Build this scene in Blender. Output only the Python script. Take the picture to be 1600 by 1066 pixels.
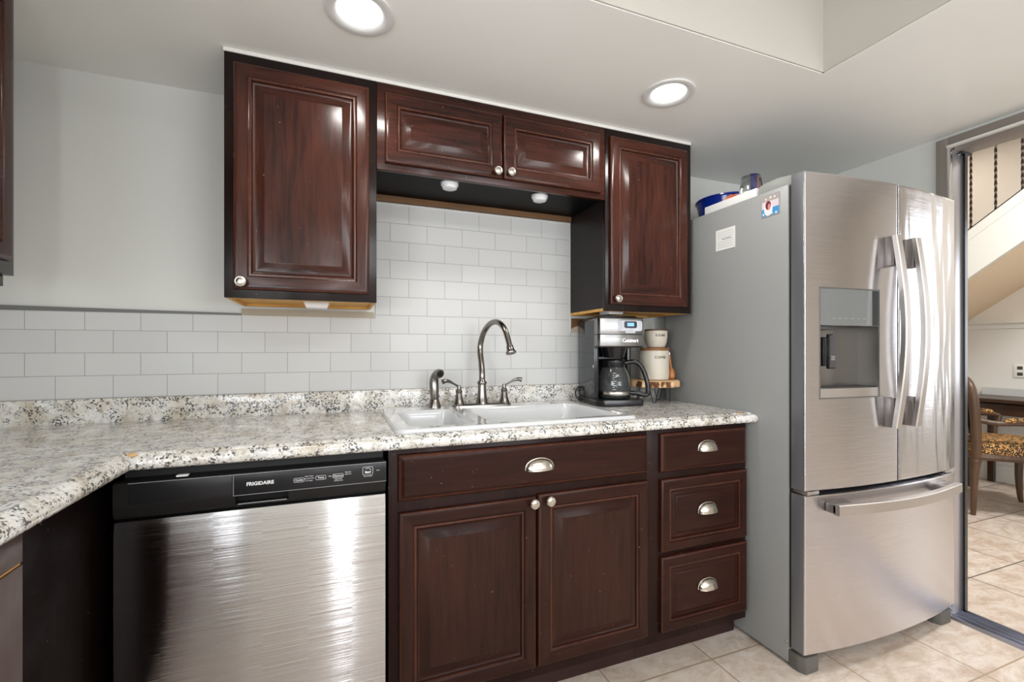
import bpy, bmesh, math, random
from mathutils import Matrix, Vector, Euler
random.seed(7)
for o in list(bpy.data.objects): bpy.data.objects.remove(o, do_unlink=True)
S = bpy.context.scene
C = S.collection
PI = math.pi

# ------------------------------------------------------------------ camera
cd = bpy.data.cameras.new('camera'); cam = bpy.data.objects.new('camera', cd); C.objects.link(cam)
cam.location = (-1.2084, -1.9896, 1.1795)
cam.rotation_euler = (PI/2, 0, -0.3682)
cd.sensor_width = 36.0; cd.lens = 711.2/1600*36.0; cd.shift_y = 13.26/1600
cd.clip_start = 0.02
S.camera = cam
# ------------------------------------------------------------------ world, exposure
w = bpy.data.worlds.new('world'); S.world = w; w.use_nodes = True
w.node_tree.nodes['Background'].inputs[0].default_value = (0.75, 0.85, 1, 1)
w.node_tree.nodes['Background'].inputs[1].default_value = 0.3
S.view_settings.view_transform = 'Standard'; S.view_settings.look = 'None'
S.view_settings.gamma = 1; S.view_settings.use_curve_mapping = False
S.view_settings.exposure = 0.40
# ------------------------------------------------------------------ large lights (daylight at the windows, added fill at two of them and in the tray)
def area(name, loc, rot, sx, sy, power, col):
    l = bpy.data.lights.new(name, 'AREA'); l.shape = 'RECTANGLE'; l.size = sx; l.size_y = sy
    l.energy = power; l.color = col
    o = bpy.data.objects.new(name, l); C.objects.link(o); o.location = loc; o.rotation_euler = rot
    return o
area('kitchen_fill_light', (.28, -4.13, 1.45), (math.radians(110), 0, 0), 1.5, .95, 34, (0.92, 0.96, 1))  # added fill behind the camera, tilted up to brighten the ceiling
area('left_wall_fill_light', (-2.36, -2.40, 1.45), (math.radians(112), 0, -PI/2), 1.15, .85, 30, (0.93, 0.97, 1))  # added fill from the left, lifts the ceiling and refrigerator side
area('kitchen_sidelight_daylight', (-1.15, -4.13, 1.3), (math.radians(100), 0, 0), .14, 1.5, 10, (0.95, 0.98, 1))
area('left_sidelight_daylight', (-2.14, -4.13, 1.3), (math.radians(100), 0, 0), .22, 1.5, 10, (0.95, 0.98, 1))
area('living_window_daylight', (4.40, -2.25, 1.60), (math.radians(96), 0, PI/2), .95, 1.5, 17, (0.92, 0.96, 1))
area('tray_fill_light', (-.38, -2.4, 2.36), (0, 0, 0), 1.1, 0.5, 11, (1, 0.98, 0.96))  # added room fill under a made-up fixture above the camera
area('living_ceiling_light', (2.6, -1.2, 3.05), (0, 0, 0), 0.5, 0.5, 58, (1, 0.975, 0.94))
area('stair_light', (3.75, .55, 3.05), (0, 0, 0), 0.4, 0.4, 4.5, (1, 0.84, 0.70))
CAN_W = 2.3

# ------------------------------------------------------------------ mesh helpers
def rect_bevel(bm, geom, r, seg=2):
    bmesh.ops.bevel(bm, geom=geom, offset=r, segments=seg, affect='EDGES', profile=0.5, clamp_overlap=True)
def merge(bm, t, M=None):
    if M is not None: t.transform(M)
    me = bpy.data.meshes.new('t'); t.to_mesh(me); t.free(); bm.from_mesh(me); bpy.data.meshes.remove(me)
def box(bm, x0, x1, y0, y1, z0, z1, r=0.0, seg=2, M=None, mi=0):
    t = bmesh.new()
    bmesh.ops.create_cube(t, size=1.0)
    for v in t.verts:
        v.co = Vector((x0+(v.co.x+.5)*(x1-x0), y0+(v.co.y+.5)*(y1-y0), z0+(v.co.z+.5)*(z1-z0)))
    if r > 0: rect_bevel(t, list(t.edges), r, seg)
    for f in t.faces: f.material_index = mi
    merge(bm, t, M)
def frame_from(d, up=Vector((0, 0, 1))):
    d = d.normalized()
    if abs(d.dot(up)) > 0.99: up = Vector((0, 1, 0))
    a = d.cross(up).normalized(); b = a.cross(d).normalized()
    return a, b
def tube(bm, pts, rad, seg=12, flat=1.0, cap=True, up=Vector((0, 0, 1)), mi=0):
    pts = [Vector(p) for p in pts]; n = len(pts)
    if not isinstance(rad, (list, tuple)): rad = [rad]*n
    rings = []; a = None
    for i, p in enumerate(pts):
        d = (pts[min(i+1, n-1)]-pts[max(i-1, 0)]).normalized()
        if a is None: a, b = frame_from(d, up)
        else:
            a = (a-d*a.dot(d)).normalized(); b = a.cross(d).normalized()
        rings.append([bm.verts.new(p+(a*math.cos(2*PI*k/seg)+b*flat*math.sin(2*PI*k/seg))*rad[i]) for k in range(seg)])
    for i in range(n-1):
        for k in range(seg):
            f = bm.faces.new((rings[i][k], rings[i][(k+1) % seg], rings[i+1][(k+1) % seg], rings[i+1][k])); f.material_index = mi
    if cap:
        bm.faces.new(rings[0][::-1]).material_index = mi; bm.faces.new(rings[-1]).material_index = mi
def smooth_pts(pts, k=6):
    pts = [Vector(p) for p in pts]; out = []
    for i in range(len(pts)-1):
        p0 = pts[max(i-1, 0)]; p1 = pts[i]; p2 = pts[i+1]; p3 = pts[min(i+2, len(pts)-1)]
        for j in range(k):
            t = j/k
            out.append(0.5*((2*p1)+(-p0+p2)*t+(2*p0-5*p1+4*p2-p3)*t*t+(-p0+3*p1-3*p2+p3)*t**3))
    out.append(pts[-1]); return out
def lathe(bm, prof, c=(0, 0, 0), seg=32, M=None, mi=0, close=False):
    t = bmesh.new(); c = Vector(c); rings = []
    for r, z in prof:
        if r < 1e-6: rings.append([t.verts.new(c+Vector((0, 0, z)))])
        else: rings.append([t.verts.new(c+Vector((r*math.cos(2*PI*k/seg), r*math.sin(2*PI*k/seg), z))) for k in range(seg)])
    pairs = list(zip(rings[:-1], rings[1:]))
    if close: pairs.append((rings[-1], rings[0]))
    for A, B in pairs:
        for k in range(seg):
            q = (k+1) % seg
            if len(A) == 1 and len(B) == 1: continue
            if len(A) == 1: f = t.faces.new((A[0], B[q], B[k]))
            elif len(B) == 1: f = t.faces.new((A[k], A[q], B[0]))
            else: f = t.faces.new((A[k], A[q], B[q], B[k]))
            f.material_index = mi
    merge(bm, t, M)
def prism(bm, poly, ax, a0, a1, mi=0, M=None, r=0):
    """poly: 2D points in the plane across axis ax ('X': (y,z), 'Y': (x,z), 'Z': (x,y))"""
    t = bmesh.new()
    def P(p, a):
        return Vector((a, p[0], p[1])) if ax == 'X' else Vector((p[0], a, p[1])) if ax == 'Y' else Vector((p[0], p[1], a))
    A = [t.verts.new(P(p, a0)) for p in poly]; B = [t.verts.new(P(p, a1)) for p in poly]; n = len(poly)
    t.faces.new(A); t.faces.new(B[::-1])
    for i in range(n): t.faces.new((A[i], B[i], B[(i+1) % n], A[(i+1) % n]))
    if r > 0: rect_bevel(t, list(t.edges), r)
    for f in t.faces: f.material_index = mi
    merge(bm, t, M)
def panel(bm, w_, h_, prof, M, thick=0.019, wear=None):
    """mitred concentric rings, front looks along -Y; slot 0 upright grain, slot 1 level grain"""
    prof = [(0, thick)]+list(prof)
    t = bmesh.new(); rings = []
    for i, d in prof:
        rings.append([t.verts.new(Vector(p)) for p in ((i, d, i), (w_-i, d, i), (w_-i, d, h_-i), (i, d, h_-i))])
    for (A, B), pa, pb in zip(zip(rings[:-1], rings[1:]), prof[:-1], prof[1:]):
        worn = wear and ((pa[0] >= wear[0]-1e-6 and pb[0] <= wear[1]+1e-6) or (.0014 < pa[0] and pb[0] < .0061))
        for k in range(4):
            q = (k+1) % 4
            t.faces.new((A[k], A[q], B[q], B[k])).material_index = 2 if worn else (1 if k in (0, 2) else 0)
    t.faces.new(rings[-1]); t.faces.new(rings[0][::-1])
    merge(bm, t, M)
def rrect(cx, cy, w_, h_, r, z, n=6):
    out = []
    for qx, qy, a0 in ((1, 1, 0), (-1, 1, PI/2), (-1, -1, PI), (1, -1, 1.5*PI)):
        for k in range(n+1):
            a = a0+k*PI/2/n
            out.append(Vector((cx+qx*(w_/2-r)+r*math.cos(a), cy+qy*(h_/2-r)+r*math.sin(a), z)))
    return out
def finish(bm, ang=0.62):
    bmesh.ops.remove_doubles(bm, verts=bm.verts, dist=1e-5)
    bmesh.ops.recalc_face_normals(bm, faces=bm.faces)
    for f in bm.faces: f.smooth = True
    for e in bm.edges:
        if len(e.link_faces) != 2 or e.calc_face_angle(0) > ang: e.smooth = False
def wloc(o):
    v = Vector((0, 0, 0))
    while o: v += o.location; o = o.parent
    return v
def obj(name, bm, mats, parent=None, local=False, label=None, keep=False):
    if not isinstance(mats, (list, tuple)): mats = [mats]
    finish(bm)
    o = bpy.data.objects.new(name, None) if False else None
    me = bpy.data.meshes.new(name)
    if parent is not None and not local: bm.transform(Matrix.Translation(-wloc(parent)))
    loc = None
    if parent is None and not keep:
        xs = [v.co for v in bm.verts]
        lo = Vector((min(v.x for v in xs), min(v.y for v in xs), min(v.z for v in xs)))
        hi = Vector((max(v.x for v in xs), max(v.y for v in xs), max(v.z for v in xs)))
        loc = Vector(((lo.x+hi.x)/2, (lo.y+hi.y)/2, lo.z)); bm.transform(Matrix.Translation(-loc))
    bm.to_mesh(me); bm.free()
    for m in mats: me.materials.append(m)
    o = bpy.data.objects.new(name, me); C.objects.link(o)
    if parent is not None: o.parent = parent
    elif loc is not None: o.location = loc
    if label: o['label'] = label
    return o
def thing(name, label, cat, loc, rz=0.0, group=None):
    o = bpy.data.objects.new(name, None); C.objects.link(o); o.location = loc; o.rotation_euler = (0, 0, rz)
    o.empty_display_size = 0.05; o['label'] = label; o['category'] = cat
    if group: o['group'] = group
    return o
def tag(o, label, cat, group=None):
    o['label'] = label; o['category'] = cat
    if group: o['group'] = group
    return o
def struct(name, bm, m, parent=None):
    o = obj(name, bm, m, parent)
    if parent is None: o['kind'] = 'structure'
    return o
def text_bm(s, size, M, depth=0.0004, bold=0.0, sx=1.0, align='CENTER'):
    cu = bpy.data.curves.new('t', 'FONT'); cu.body = s; cu.size = size; cu.extrude = depth; cu.offset = bold
    cu.align_x = align; cu.align_y = 'CENTER'; cu.resolution_u = 3
    o = bpy.data.objects.new('t', cu); C.objects.link(o)
    dg = bpy.context.evaluated_depsgraph_get(); dg.update()
    me = bpy.data.meshes.new_from_object(o.evaluated_get(dg))
    bm = bmesh.new(); bm.from_mesh(me)
    bm.transform(Matrix.Diagonal((sx, 1, 1, 1))); bm.transform(M)
    bpy.data.objects.remove(o, do_unlink=True); bpy.data.meshes.remove(me); bpy.data.curves.remove(cu)
    return bm
FRONT = Matrix.Rotation(PI/2, 4, 'X')                       # text facing -Y
def T(x, y, z): return Matrix.Translation((x, y, z))

# ------------------------------------------------------------------ materials
def mat(name, col=(.5, .5, .5), rough=.5, metal=0.0, **k):
    m = bpy.data.materials.new(name); m.use_nodes = True
    b = m.node_tree.nodes['Principled BSDF']
    b.inputs['Base Color'].default_value = (*col, 1); b.inputs['Roughness'].default_value = rough
    b.inputs['Metallic'].default_value = metal
    for q, v in k.items():
        b.inputs[q.replace('_', ' ')].default_value = v
    return m
class N:
    def __init__(s, m): s.t = m.node_tree; s.b = s.t.nodes['Principled BSDF']
    def n(s, ty, **k):
        x = s.t.nodes.new(ty)
        for q, v in k.items(): setattr(x, q, v)
        return x
    def l(s, a, b): s.t.links.new(a, b)
    def coord(s, scale=(1, 1, 1), out='Object', rot=(0, 0, 0)):
        c = s.n('ShaderNodeTexCoord'); mp = s.n('ShaderNodeMapping'); mp.inputs['Scale'].default_value = scale
        mp.inputs['Rotation'].default_value = rot
        s.l(c.outputs[out], mp.inputs['Vector']); return mp.outputs[0]
    def noise(s, vec, scale, detail=4, rough=.5, dist=0.0):
        x = s.n('ShaderNodeTexNoise'); x.inputs['Scale'].default_value = scale; x.inputs['Detail'].default_value = detail
        x.inputs['Roughness'].default_value = rough; x.inputs['Distortion'].default_value = dist
        if vec is not None: s.l(vec, x.inputs['Vector'])
        return x.outputs['Fac']
    def ramp(s, fac, stops, interp='LINEAR'):
        x = s.n('ShaderNodeValToRGB'); x.color_ramp.interpolation = interp
        e = x.color_ramp.elements
        while len(e) < len(stops): e.new(0.5)
        for i, (p, c) in enumerate(stops):
            e[i].position = p; e[i].color = (*c, 1) if len(c) == 3 else c
        s.l(fac, x.inputs[0]); return x.outputs[0]
    def mix(s, fac, a, b, ty='MIX'):
        x = s.n('ShaderNodeMix', data_type='RGBA', blend_type=ty)
        for i, v in ((0, fac), (6, a), (7, b)):
            if isinstance(v, (int, float)): x.inputs[i].default_value = v
            elif isinstance(v, tuple): x.inputs[i].default_value = (*v, 1)
            else: s.l(v, x.inputs[i])
        return x.outputs[2]
    def bump(s, h, st=.3, dist=.01, prev=None):
        x = s.n('ShaderNodeBump'); x.inputs['Strength'].default_value = st; x.inputs['Distance'].default_value = dist
        s.l(h, x.inputs['Height'])
        if prev is not None: s.l(prev, x.inputs['Normal'])
        s.l(x.outputs[0], s.b.inputs['Normal']); return x.outputs[0]
    def math(s, op, a, b=0.0):
        x = s.n('ShaderNodeMath', operation=op)
        for i, v in enumerate((a, b)):
            if isinstance(v, (int, float)): x.inputs[i].default_value = v
            else: s.l(v, x.inputs[i])
        return x.outputs[0]
def g(v): return (v, v, v)

def wood(name, axis, dark, light, rough=.28, coat=.35, spec=.4):
    m = mat(name, dark, rough, Coat_Weight=coat, Coat_Roughness=.12, Specular_IOR_Level=spec)
    n = N(m); sc = [22, 22, 22]; sc[axis] = 1.6
    v = n.coord(tuple(sc)); a = n.noise(v, 3.0, 6, .6, .6)
    v2 = n.coord((5, 5, 5) if axis is None else tuple(3.5 if i != axis else 1.2 for i in range(3)))
    b = n.noise(v2, 1.3, 3, .5)
    f = n.math('ADD', n.math('MULTIPLY', a, .55), n.math('MULTIPLY', b, .5))
    c = n.ramp(f, [(.34, dark), (.52, tuple((x+y)/2 for x, y in zip(dark, light))), (.70, light)])
    # fine pale specks of wear
    s_ = n.noise(n.coord((1, 1, 1)), 95, 2, .5)
    sp = n.ramp(s_, [(.755, g(0)), (.775, g(1))])
    c = n.mix(n.math('MULTIPLY', sp, .55), c, (.32, .2, .15))
    n.l(c, n.b.inputs['Base Color'])
    r = n.ramp(n.noise(n.coord((1, 1, 1)), 6, 4, .6), [(.3, g(rough*.9)), (.7, g(rough*1.2))])
    n.l(r, n.b.inputs['Roughness']); n.bump(a, .05, .002)
    return m
UP_D, UP_L = (.0065, .0021, .0018), (.068, .0185, .0105)
wood_v = wood('upper_wood_upright_grain', 2, UP_D, UP_L, .21, .10, .24)
wood_h = wood('upper_wood_level_grain', 0, UP_D, UP_L, .21, .10, .24)
wood_frame = wood('upper_face_frame_wood', 2, (.004, .0018, .0018), (.014, .005, .004), .24, .1, .22)
wood_bv = wood('base_wood_upright_grain', 2, (.013, .0050, .0036), (.046, .0165, .0105), .36, .05, .15)
wood_bh = wood('base_wood_level_grain', 0, (.012, .0038, .0028), (.040, .0115, .0075), .36, .05, .15)
wood_bf = wood('base_face_frame_shaded_wood', 2, (.008, .003, .0025), (.024, .008, .006), .36, .05, .13)  # darkened to paint in the gap shade around the drawer fronts
wood_worn = wood('upper_worn_edge_wood', 2, (.022, .007, .0045), (.100, .032, .017), .25, .1, .3)
wood_bworn = wood('base_worn_edge_wood', 2, (.018, .0065, .0045), (.095, .032, .018), .4, .05, .2)
wood_toe = wood('toe_kick_wood', 0, (.018, .004, .004), (.035, .009, .008), .35, .2)
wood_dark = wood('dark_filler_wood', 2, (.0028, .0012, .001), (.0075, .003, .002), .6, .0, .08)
wood_sidegrey = mat('cabinet_side_veneer', (.014, .009, .0095), .36, Specular_IOR_Level=.22)
wood_raw = wood('raw_plywood', 0, (.50, .24, .045), (.82, .48, .13), .6, 0)
wood_rawd = wood('raw_plywood_brown', 0, (.10, .05, .018), (.22, .11, .045), .6, 0)

def paint(name, col, rough=.55, bump=.04):
    m = mat(name, col, rough); n = N(m)
    c = n.ramp(n.noise(n.coord(), 1.7, 3, .5), [(.3, tuple(x*.97 for x in col)), (.7, col)])
    n.l(c, n.b.inputs['Base Color']); n.bump(n.noise(n.coord(), 60, 3, .6), bump, .002); return m
m_wall = paint('grey_white_wall_paint', (.70, .70, .665), .42)
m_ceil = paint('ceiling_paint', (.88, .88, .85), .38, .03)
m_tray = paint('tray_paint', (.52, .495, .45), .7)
m_far = paint('warm_white_wall_paint', (.80, .755, .69), .6)
m_soffit = paint('peach_soffit_paint', (.80, .64, .46), .6)
m_farlow = paint('cool_white_wall_paint', (.72, .71, .68), .6)
m_white = mat('white_painted_wood', (.74, .73, .69), .4)

def subway():
    m = mat('white_subway_tile', (.66, .66, .65), .28, Specular_IOR_Level=.2); n = N(m)
    c = n.n('ShaderNodeTexCoord'); sp = n.n('ShaderNodeSeparateXYZ'); cb = n.n('ShaderNodeCombineXYZ')
    n.l(c.outputs['Object'], sp.inputs[0])
    x = n.math('ADD', sp.outputs[0], 0.0); z = n.math('ADD', sp.outputs[2], 0.0)
    n.l(x, cb.inputs[0]); n.l(z, cb.inputs[1])
    b = n.n('ShaderNodeTexBrick'); n.l(cb.outputs[0], b.inputs['Vector'])
    b.offset = .5; b.squash = 1.0
    b.inputs['Scale'].default_value = 1.0; b.inputs['Brick Width'].default_value = .1563; b.inputs['Row Height'].default_value = .0782
    b.inputs['Mortar Size'].default_value = .0011; b.inputs['Mortar Smooth'].default_value = .35
    b.inputs['Color1'].default_value = (.60, .60, .595, 1); b.inputs['Color2'].default_value = (.565, .565, .56, 1)
    b.inputs['Mortar'].default_value = (.30, .295, .285, 1)
    n.l(b.outputs['Color'], n.b.inputs['Base Color'])
    inv = n.math('SUBTRACT', 1.0, b.outputs['Fac'])
    n.bump(n.math('ADD', inv, n.math('MULTIPLY', n.noise(n.coord(), 7, 2), .5)), .35, .0016)
    return m
m_tile = subway()

def granite(name, vert=False):
    m = mat(name, (.7, .68, .62), .12); n = N(m)
    st = (1, 1, 1)
    v = n.coord(st)
    base = n.ramp(n.noise(v, 15, 6, .68, .5), [(.33, (.53, .48, .40)), (.44, (.70, .67, .61)), (.56, (.80, .79, .76)), (.70, (.84, .845, .84))])
    tan = n.ramp(n.noise(v, 7, 5, .7, .4), [(.50, g(0)), (.66, g(1))])
    base = n.mix(n.math('MULTIPLY', tan, .62 if vert else .22), base, (.50, .40, .265))
    gr = n.ramp(n.noise(v, 30, 5, .75, 1.0), [(.50, g(0)), (.60, g(1))])
    base = n.mix(n.math('MULTIPLY', gr, .40), base, (.38, .375, .38))
    bl = n.ramp(n.noise(v, 52, 3, .7, .8), [(.58, g(0)), (.64, g(1))])
    base = n.mix(n.math('MULTIPLY', bl, .45), base, (.20, .15, .11))
    vo = n.n('ShaderNodeTexVoronoi'); vo.inputs['Scale'].default_value = 150; n.l(v, vo.inputs['Vector'])
    sp = n.math('MULTIPLY', n.ramp(vo.outputs['Distance'], [(.40, g(1)), (.56, g(0))]), n.ramp(n.noise(v, 24, 4, .8, .6), [(.485, g(0)), (.54, g(1))]))
    base = n.mix(n.math('MULTIPLY', sp, .9), base, (.035, .035, .040))
    sp2 = n.ramp(n.noise(v, 85, 3, .65, .6), [(.62, g(0)), (.66, g(1))])
    base = n.mix(n.math('MULTIPLY', sp2, .85), base, (.05, .042, .038))
    if not vert:
        ge = n.n('ShaderNodeNewGeometry')
        for p_, r_ in (((.285, -.620, .925), .022), ((-1.668, -.632, .925), .018)):
            sb_ = n.n('ShaderNodeVectorMath', operation='DISTANCE'); n.l(ge.outputs['Position'], sb_.inputs[0]); sb_.inputs[1].default_value = p_
            q_ = n.math('ADD', sb_.outputs['Value'], n.math('MULTIPLY', n.noise(v, 60, 3), .02))
            base = n.mix(n.ramp(q_, [(r_*.8, g(.85)), (r_*1.25, g(0))]), base, (.66, .36, .11))
    n.l(base, n.b.inputs['Base Color']); n.bump(n.noise(v, 6, 3), .03, .004)
    return m
m_gran = granite('granite'); m_granv = granite('granite_backsplash', True)

def steel(name, col, rough, aniso=.85, tangent=(1, 0, 0), wave=0.0, smudge=.06, wscale=(3, 3, .8), wdist=.01, brush=0.0):
    m = mat(name, col, rough, 1.0); n = N(m)
    n.b.inputs['Anisotropic'].default_value = aniso
    cb = n.n('ShaderNodeCombineXYZ')
    for i in range(3): cb.inputs[i].default_value = tangent[i]
    n.l(cb.outputs[0], n.b.inputs['Tangent'])
    sm = n.noise(n.coord((1, 1, 1)), 2.6, 3, .5, .3)
    r = n.ramp(sm, [(.3, g(max(.05, rough-smudge))), (.7, g(rough+smudge))]); n.l(r, n.b.inputs['Roughness'])
    fine = n.noise(n.coord((2, 2, 700)), 1.0, 2, .5)
    c = n.mix(n.math('MULTIPLY', fine, .25), col, tuple(x*.72 for x in col)); n.l(c, n.b.inputs['Base Color'])
    nb = n.bump(n.noise(n.coord(wscale), 1.6, 2, .4), wave, wdist) if wave > 0 else n.n('ShaderNodeNewGeometry').outputs['Normal']
    if brush > 0:       # level brush strokes: each hair-fine line tips the normal up or down a little
        cc = n.n('ShaderNodeTexCoord'); ss = []
        for k_ in (9700.0, 7100.0, 8300.0):
            sc = n.n('ShaderNodeVectorMath', operation='MULTIPLY'); n.l(cc.outputs['Object'], sc.inputs[0]); sc.inputs[1].default_value = (9.0, 9.0, k_)
            fl = n.n('ShaderNodeVectorMath', operation='FLOOR'); n.l(sc.outputs[0], fl.inputs[0])
            wn = n.n('ShaderNodeTexWhiteNoise'); n.l(fl.outputs[0], wn.inputs['Vector']); ss.append(wn.outputs['Value'])
        t_ = n.math('MULTIPLY', n.math('SUBTRACT', n.math('ADD', n.math('ADD', ss[0], ss[1]), ss[2]), 1.5), brush)
        cz = n.n('ShaderNodeCombineXYZ'); n.l(t_, cz.inputs[2])
        ad = n.n('ShaderNodeVectorMath', operation='ADD'); n.l(nb, ad.inputs[0]); n.l(cz.outputs[0], ad.inputs[1])
        nz = n.n('ShaderNodeVectorMath', operation='NORMALIZE'); n.l(ad.outputs[0], nz.inputs[0]); n.l(nz.outputs[0], n.b.inputs['Normal'])
    return m
m_dw = steel('dishwasher_steel', (.66, .66, .675), .16, .95, (0, 0, 1), 0, .012, brush=.40)
m_fr = steel('refrigerator_steel', (.66, .65, .675), .20, .8, (0, 0, 1), .25, .02, (2, 2, .7), .004, brush=.20)
m_frw = steel('refrigerator_steel_wavy', (.62, .61, .63), .17, .75, (0, 0, 1), .9, .02, (7, 7, 1.1), .010, brush=.12)
m_handle = steel('handle_steel', (.56, .525, .50), .42, .2, (0, 0, 1))
m_nickel = mat('satin_nickel', (.60, .56, .50), .24, 1.0)
m_faucet = mat('brushed_faucet_nickel', (.27, .25, .23), .20, 1.0)
m_chrome = mat('chrome_frame', (.42, .41, .43), .28, .7)
m_bronze = mat('grey_bronze_frame', (.30, .265, .24), .42, .35)
m_black = mat('black_plastic', (.008, .008, .009), .22)
m_blackm = mat('black_matte', (.010, .010, .010), .6)
m_panel = mat('control_panel_black', (.014, .014, .016), .3, Specular_IOR_Level=.3)
m_panel2 = mat('control_panel_lower_black', (.010, .009, .009), .4, Specular_IOR_Level=.25)
m_text = mat('pale_lettering', (.75, .75, .76), .5)
m_greyside = paint('refrigerator_side_grey', (.30, .305, .30), .42, .02)
m_gasket = mat('gasket_dark_grey', (.05, .05, .05), .6)
m_doorside = mat('door_side_grey', (.19, .195, .205), .28, .5)
m_foot = mat('foot_grey_plastic', (.11, .105, .095), .5)
m_porc = mat('white_enamel', (.60, .61, .62), .10, Coat_Weight=.6, Coat_Roughness=.04)
m_dispg = mat('dispenser_glass_grey', (.17, .18, .18), .10)
m_dispc = steel('dispenser_cavity_steel', (.27, .255, .24), .38, .5, (0, 0, 1))
m_glass = mat('clear_glass', (.95, .97, .97), .02, Transmission_Weight=1.0, IOR=1.45)
m_smoke = mat('carafe_glass', (.40, .42, .43), .03, Transmission_Weight=.92, IOR=1.45)
m_sidecm = mat('glossy_dark_grey_plastic', (.022, .025, .032), .10, Specular_IOR_Level=.8)
m_cmsteel = steel('coffee_maker_steel', (.30, .295, .29), .24, .8, (0, 0, 1), brush=.2)
m_cer = mat('cream_stoneware', (.60, .55, .46), .35)
m_wlid = wood('brown_wooden_lid', 0, (.20, .085, .03), (.36, .17, .06), .5, 0)
m_slice = wood('wood_slice', 0, (.45, .26, .12), (.66, .44, .25), .6, 0)
m_scoop = mat('orange_varnished_wood', (.42, .15, .035), .3)
m_emit = bpy.data.materials.new('lit_diffuser'); m_emit.use_nodes = True
_n = m_emit.node_tree; _n.nodes.clear(); _e = _n.nodes.new('ShaderNodeEmission'); _o = _n.nodes.new('ShaderNodeOutputMaterial')
_e.inputs[0].default_value = (1, .98, .95, 1); _e.inputs[1].default_value = 8; _n.links.new(_e.outputs[0], _o.inputs[0])
m_lcd = bpy.data.materials.new('lit_blue_display'); m_lcd.use_nodes = True
_n = m_lcd.node_tree; _n.nodes.clear(); _e = _n.nodes.new('ShaderNodeEmission'); _o = _n.nodes.new('ShaderNodeOutputMaterial')
_e.inputs[0].default_value = (.22, .50, 1, 1); _e.inputs[1].default_value = 1.3; _n.links.new(_e.outputs[0], _o.inputs[0])
m_puck = mat('white_translucent_plastic', (.78, .78, .80), .3)

def floor_mat():
    m = mat('travertine_look_floor_tile', (.5, .45, .4), .38); n = N(m)
    c = n.n('ShaderNodeTexCoord'); mp = n.n('ShaderNodeMapping'); n.l(c.outputs['Object'], mp.inputs[0])
    mp.inputs['Location'].default_value = (.306, .647, 0)
    b = n.n('ShaderNodeTexBrick'); n.l(mp.outputs[0], b.inputs['Vector']); b.offset = 0; b.squash = 1
    b.inputs['Scale'].default_value = 1; b.inputs['Brick Width'].default_value = .4308; b.inputs['Row Height'].default_value = .42
    b.inputs['Mortar Size'].default_value = .0032; b.inputs['Mortar Smooth'].default_value = .1
    b.inputs['Color1'].default_value = (1, 1, 1, 1); b.inputs['Color2'].default_value = (.90, .87, .84, 1)
    v = n.coord((1.5, 2.6, 1))
    base = n.ramp(n.noise(v, 6, 7, .68, .7), [(.28, (.43, .325, .25)), (.44, (.555, .46, .385)), (.56, (.65, .57, .50)), (.72, (.69, .65, .62))])
    vein = n.ramp(n.noise(n.coord((3, 6, 1)), 9, 6, .75, .6), [(.56, g(0)), (.68, g(1))])
    base = n.mix(n.math('MULTIPLY', vein, .4), base, (.27, .205, .16))
    pit = n.ramp(n.noise(n.coord((1, 1, 1)), 60, 3, .6), [(.70, g(0)), (.74, g(1))])
    base = n.mix(n.math('MULTIPLY', pit, .6), base, (.14, .11, .09))
    col = n.mix(1.0, base, b.outputs['Color'], 'MULTIPLY')
    # grout pale in the kitchen, dark in the next room (x > 1.4)
    sp = n.n('ShaderNodeSeparateXYZ'); n.l(c.outputs['Object'], sp.inputs[0])
    far = n.math('GREATER_THAN', sp.outputs[0], 1.37)
    gc = n.mix(far, (.36, .27, .19), (.07, .055, .045))
    col = n.mix(b.outputs['Fac'], col, gc); n.l(col, n.b.inputs['Base Color'])
    n.bump(n.math('SUBTRACT', n.math('MULTIPLY', n.noise(v, 20, 4), .25), b.outputs['Fac']), .4, .003)
    return m
m_floor = floor_mat()

def leopard(name, ca, cb_, spot, sc):
    m = mat(name, ca, .8); n = N(m); v = n.coord((1, 1, 1))
    vo = n.n('ShaderNodeTexVoronoi'); vo.inputs['Scale'].default_value = sc; n.l(v, vo.inputs['Vector'])
    ring = n.ramp(vo.outputs['Distance'], [(.20, g(0)), (.27, g(1)), (.60, g(1)), (.70, g(0))])
    ring = n.math('MULTIPLY', ring, n.ramp(n.noise(v, sc*1.3, 2), [(.38, g(0)), (.45, g(1))]))
    base = n.mix(n.noise(v, 9, 3), ca, cb_); n.l(n.mix(ring, base, spot), n.b.inputs['Base Color']); return m
m_leo = leopard('leopard_print_velvet', (.62, .36, .11), (.42, .18, .04), (.02, .012, .008), 60)
m_leobw = leopard('black_and_cream_animal_print', (.72, .66, .55), (.60, .52, .40), (.012, .010, .010), 75)
m_chairw = wood('carved_brown_wood', 2, (.035, .018, .010), (.12, .065, .035), .4, .1)

# ------------------------------------------------------------------ room shell
CZ = 2.135
TX0, TX1, TY0, TY1, TZ = -2.05, .365, -3.3, -.905, 2.42      # raised tray in the ceiling
def quad_bm(*boxes):
    bm = bmesh.new()
    for b in boxes: box(bm, *b)
    return bm
bm = quad_bm((-2.5, 6.0, -4.6, 3.2, -.1, 0)); struct('floor', bm, m_floor)
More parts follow.
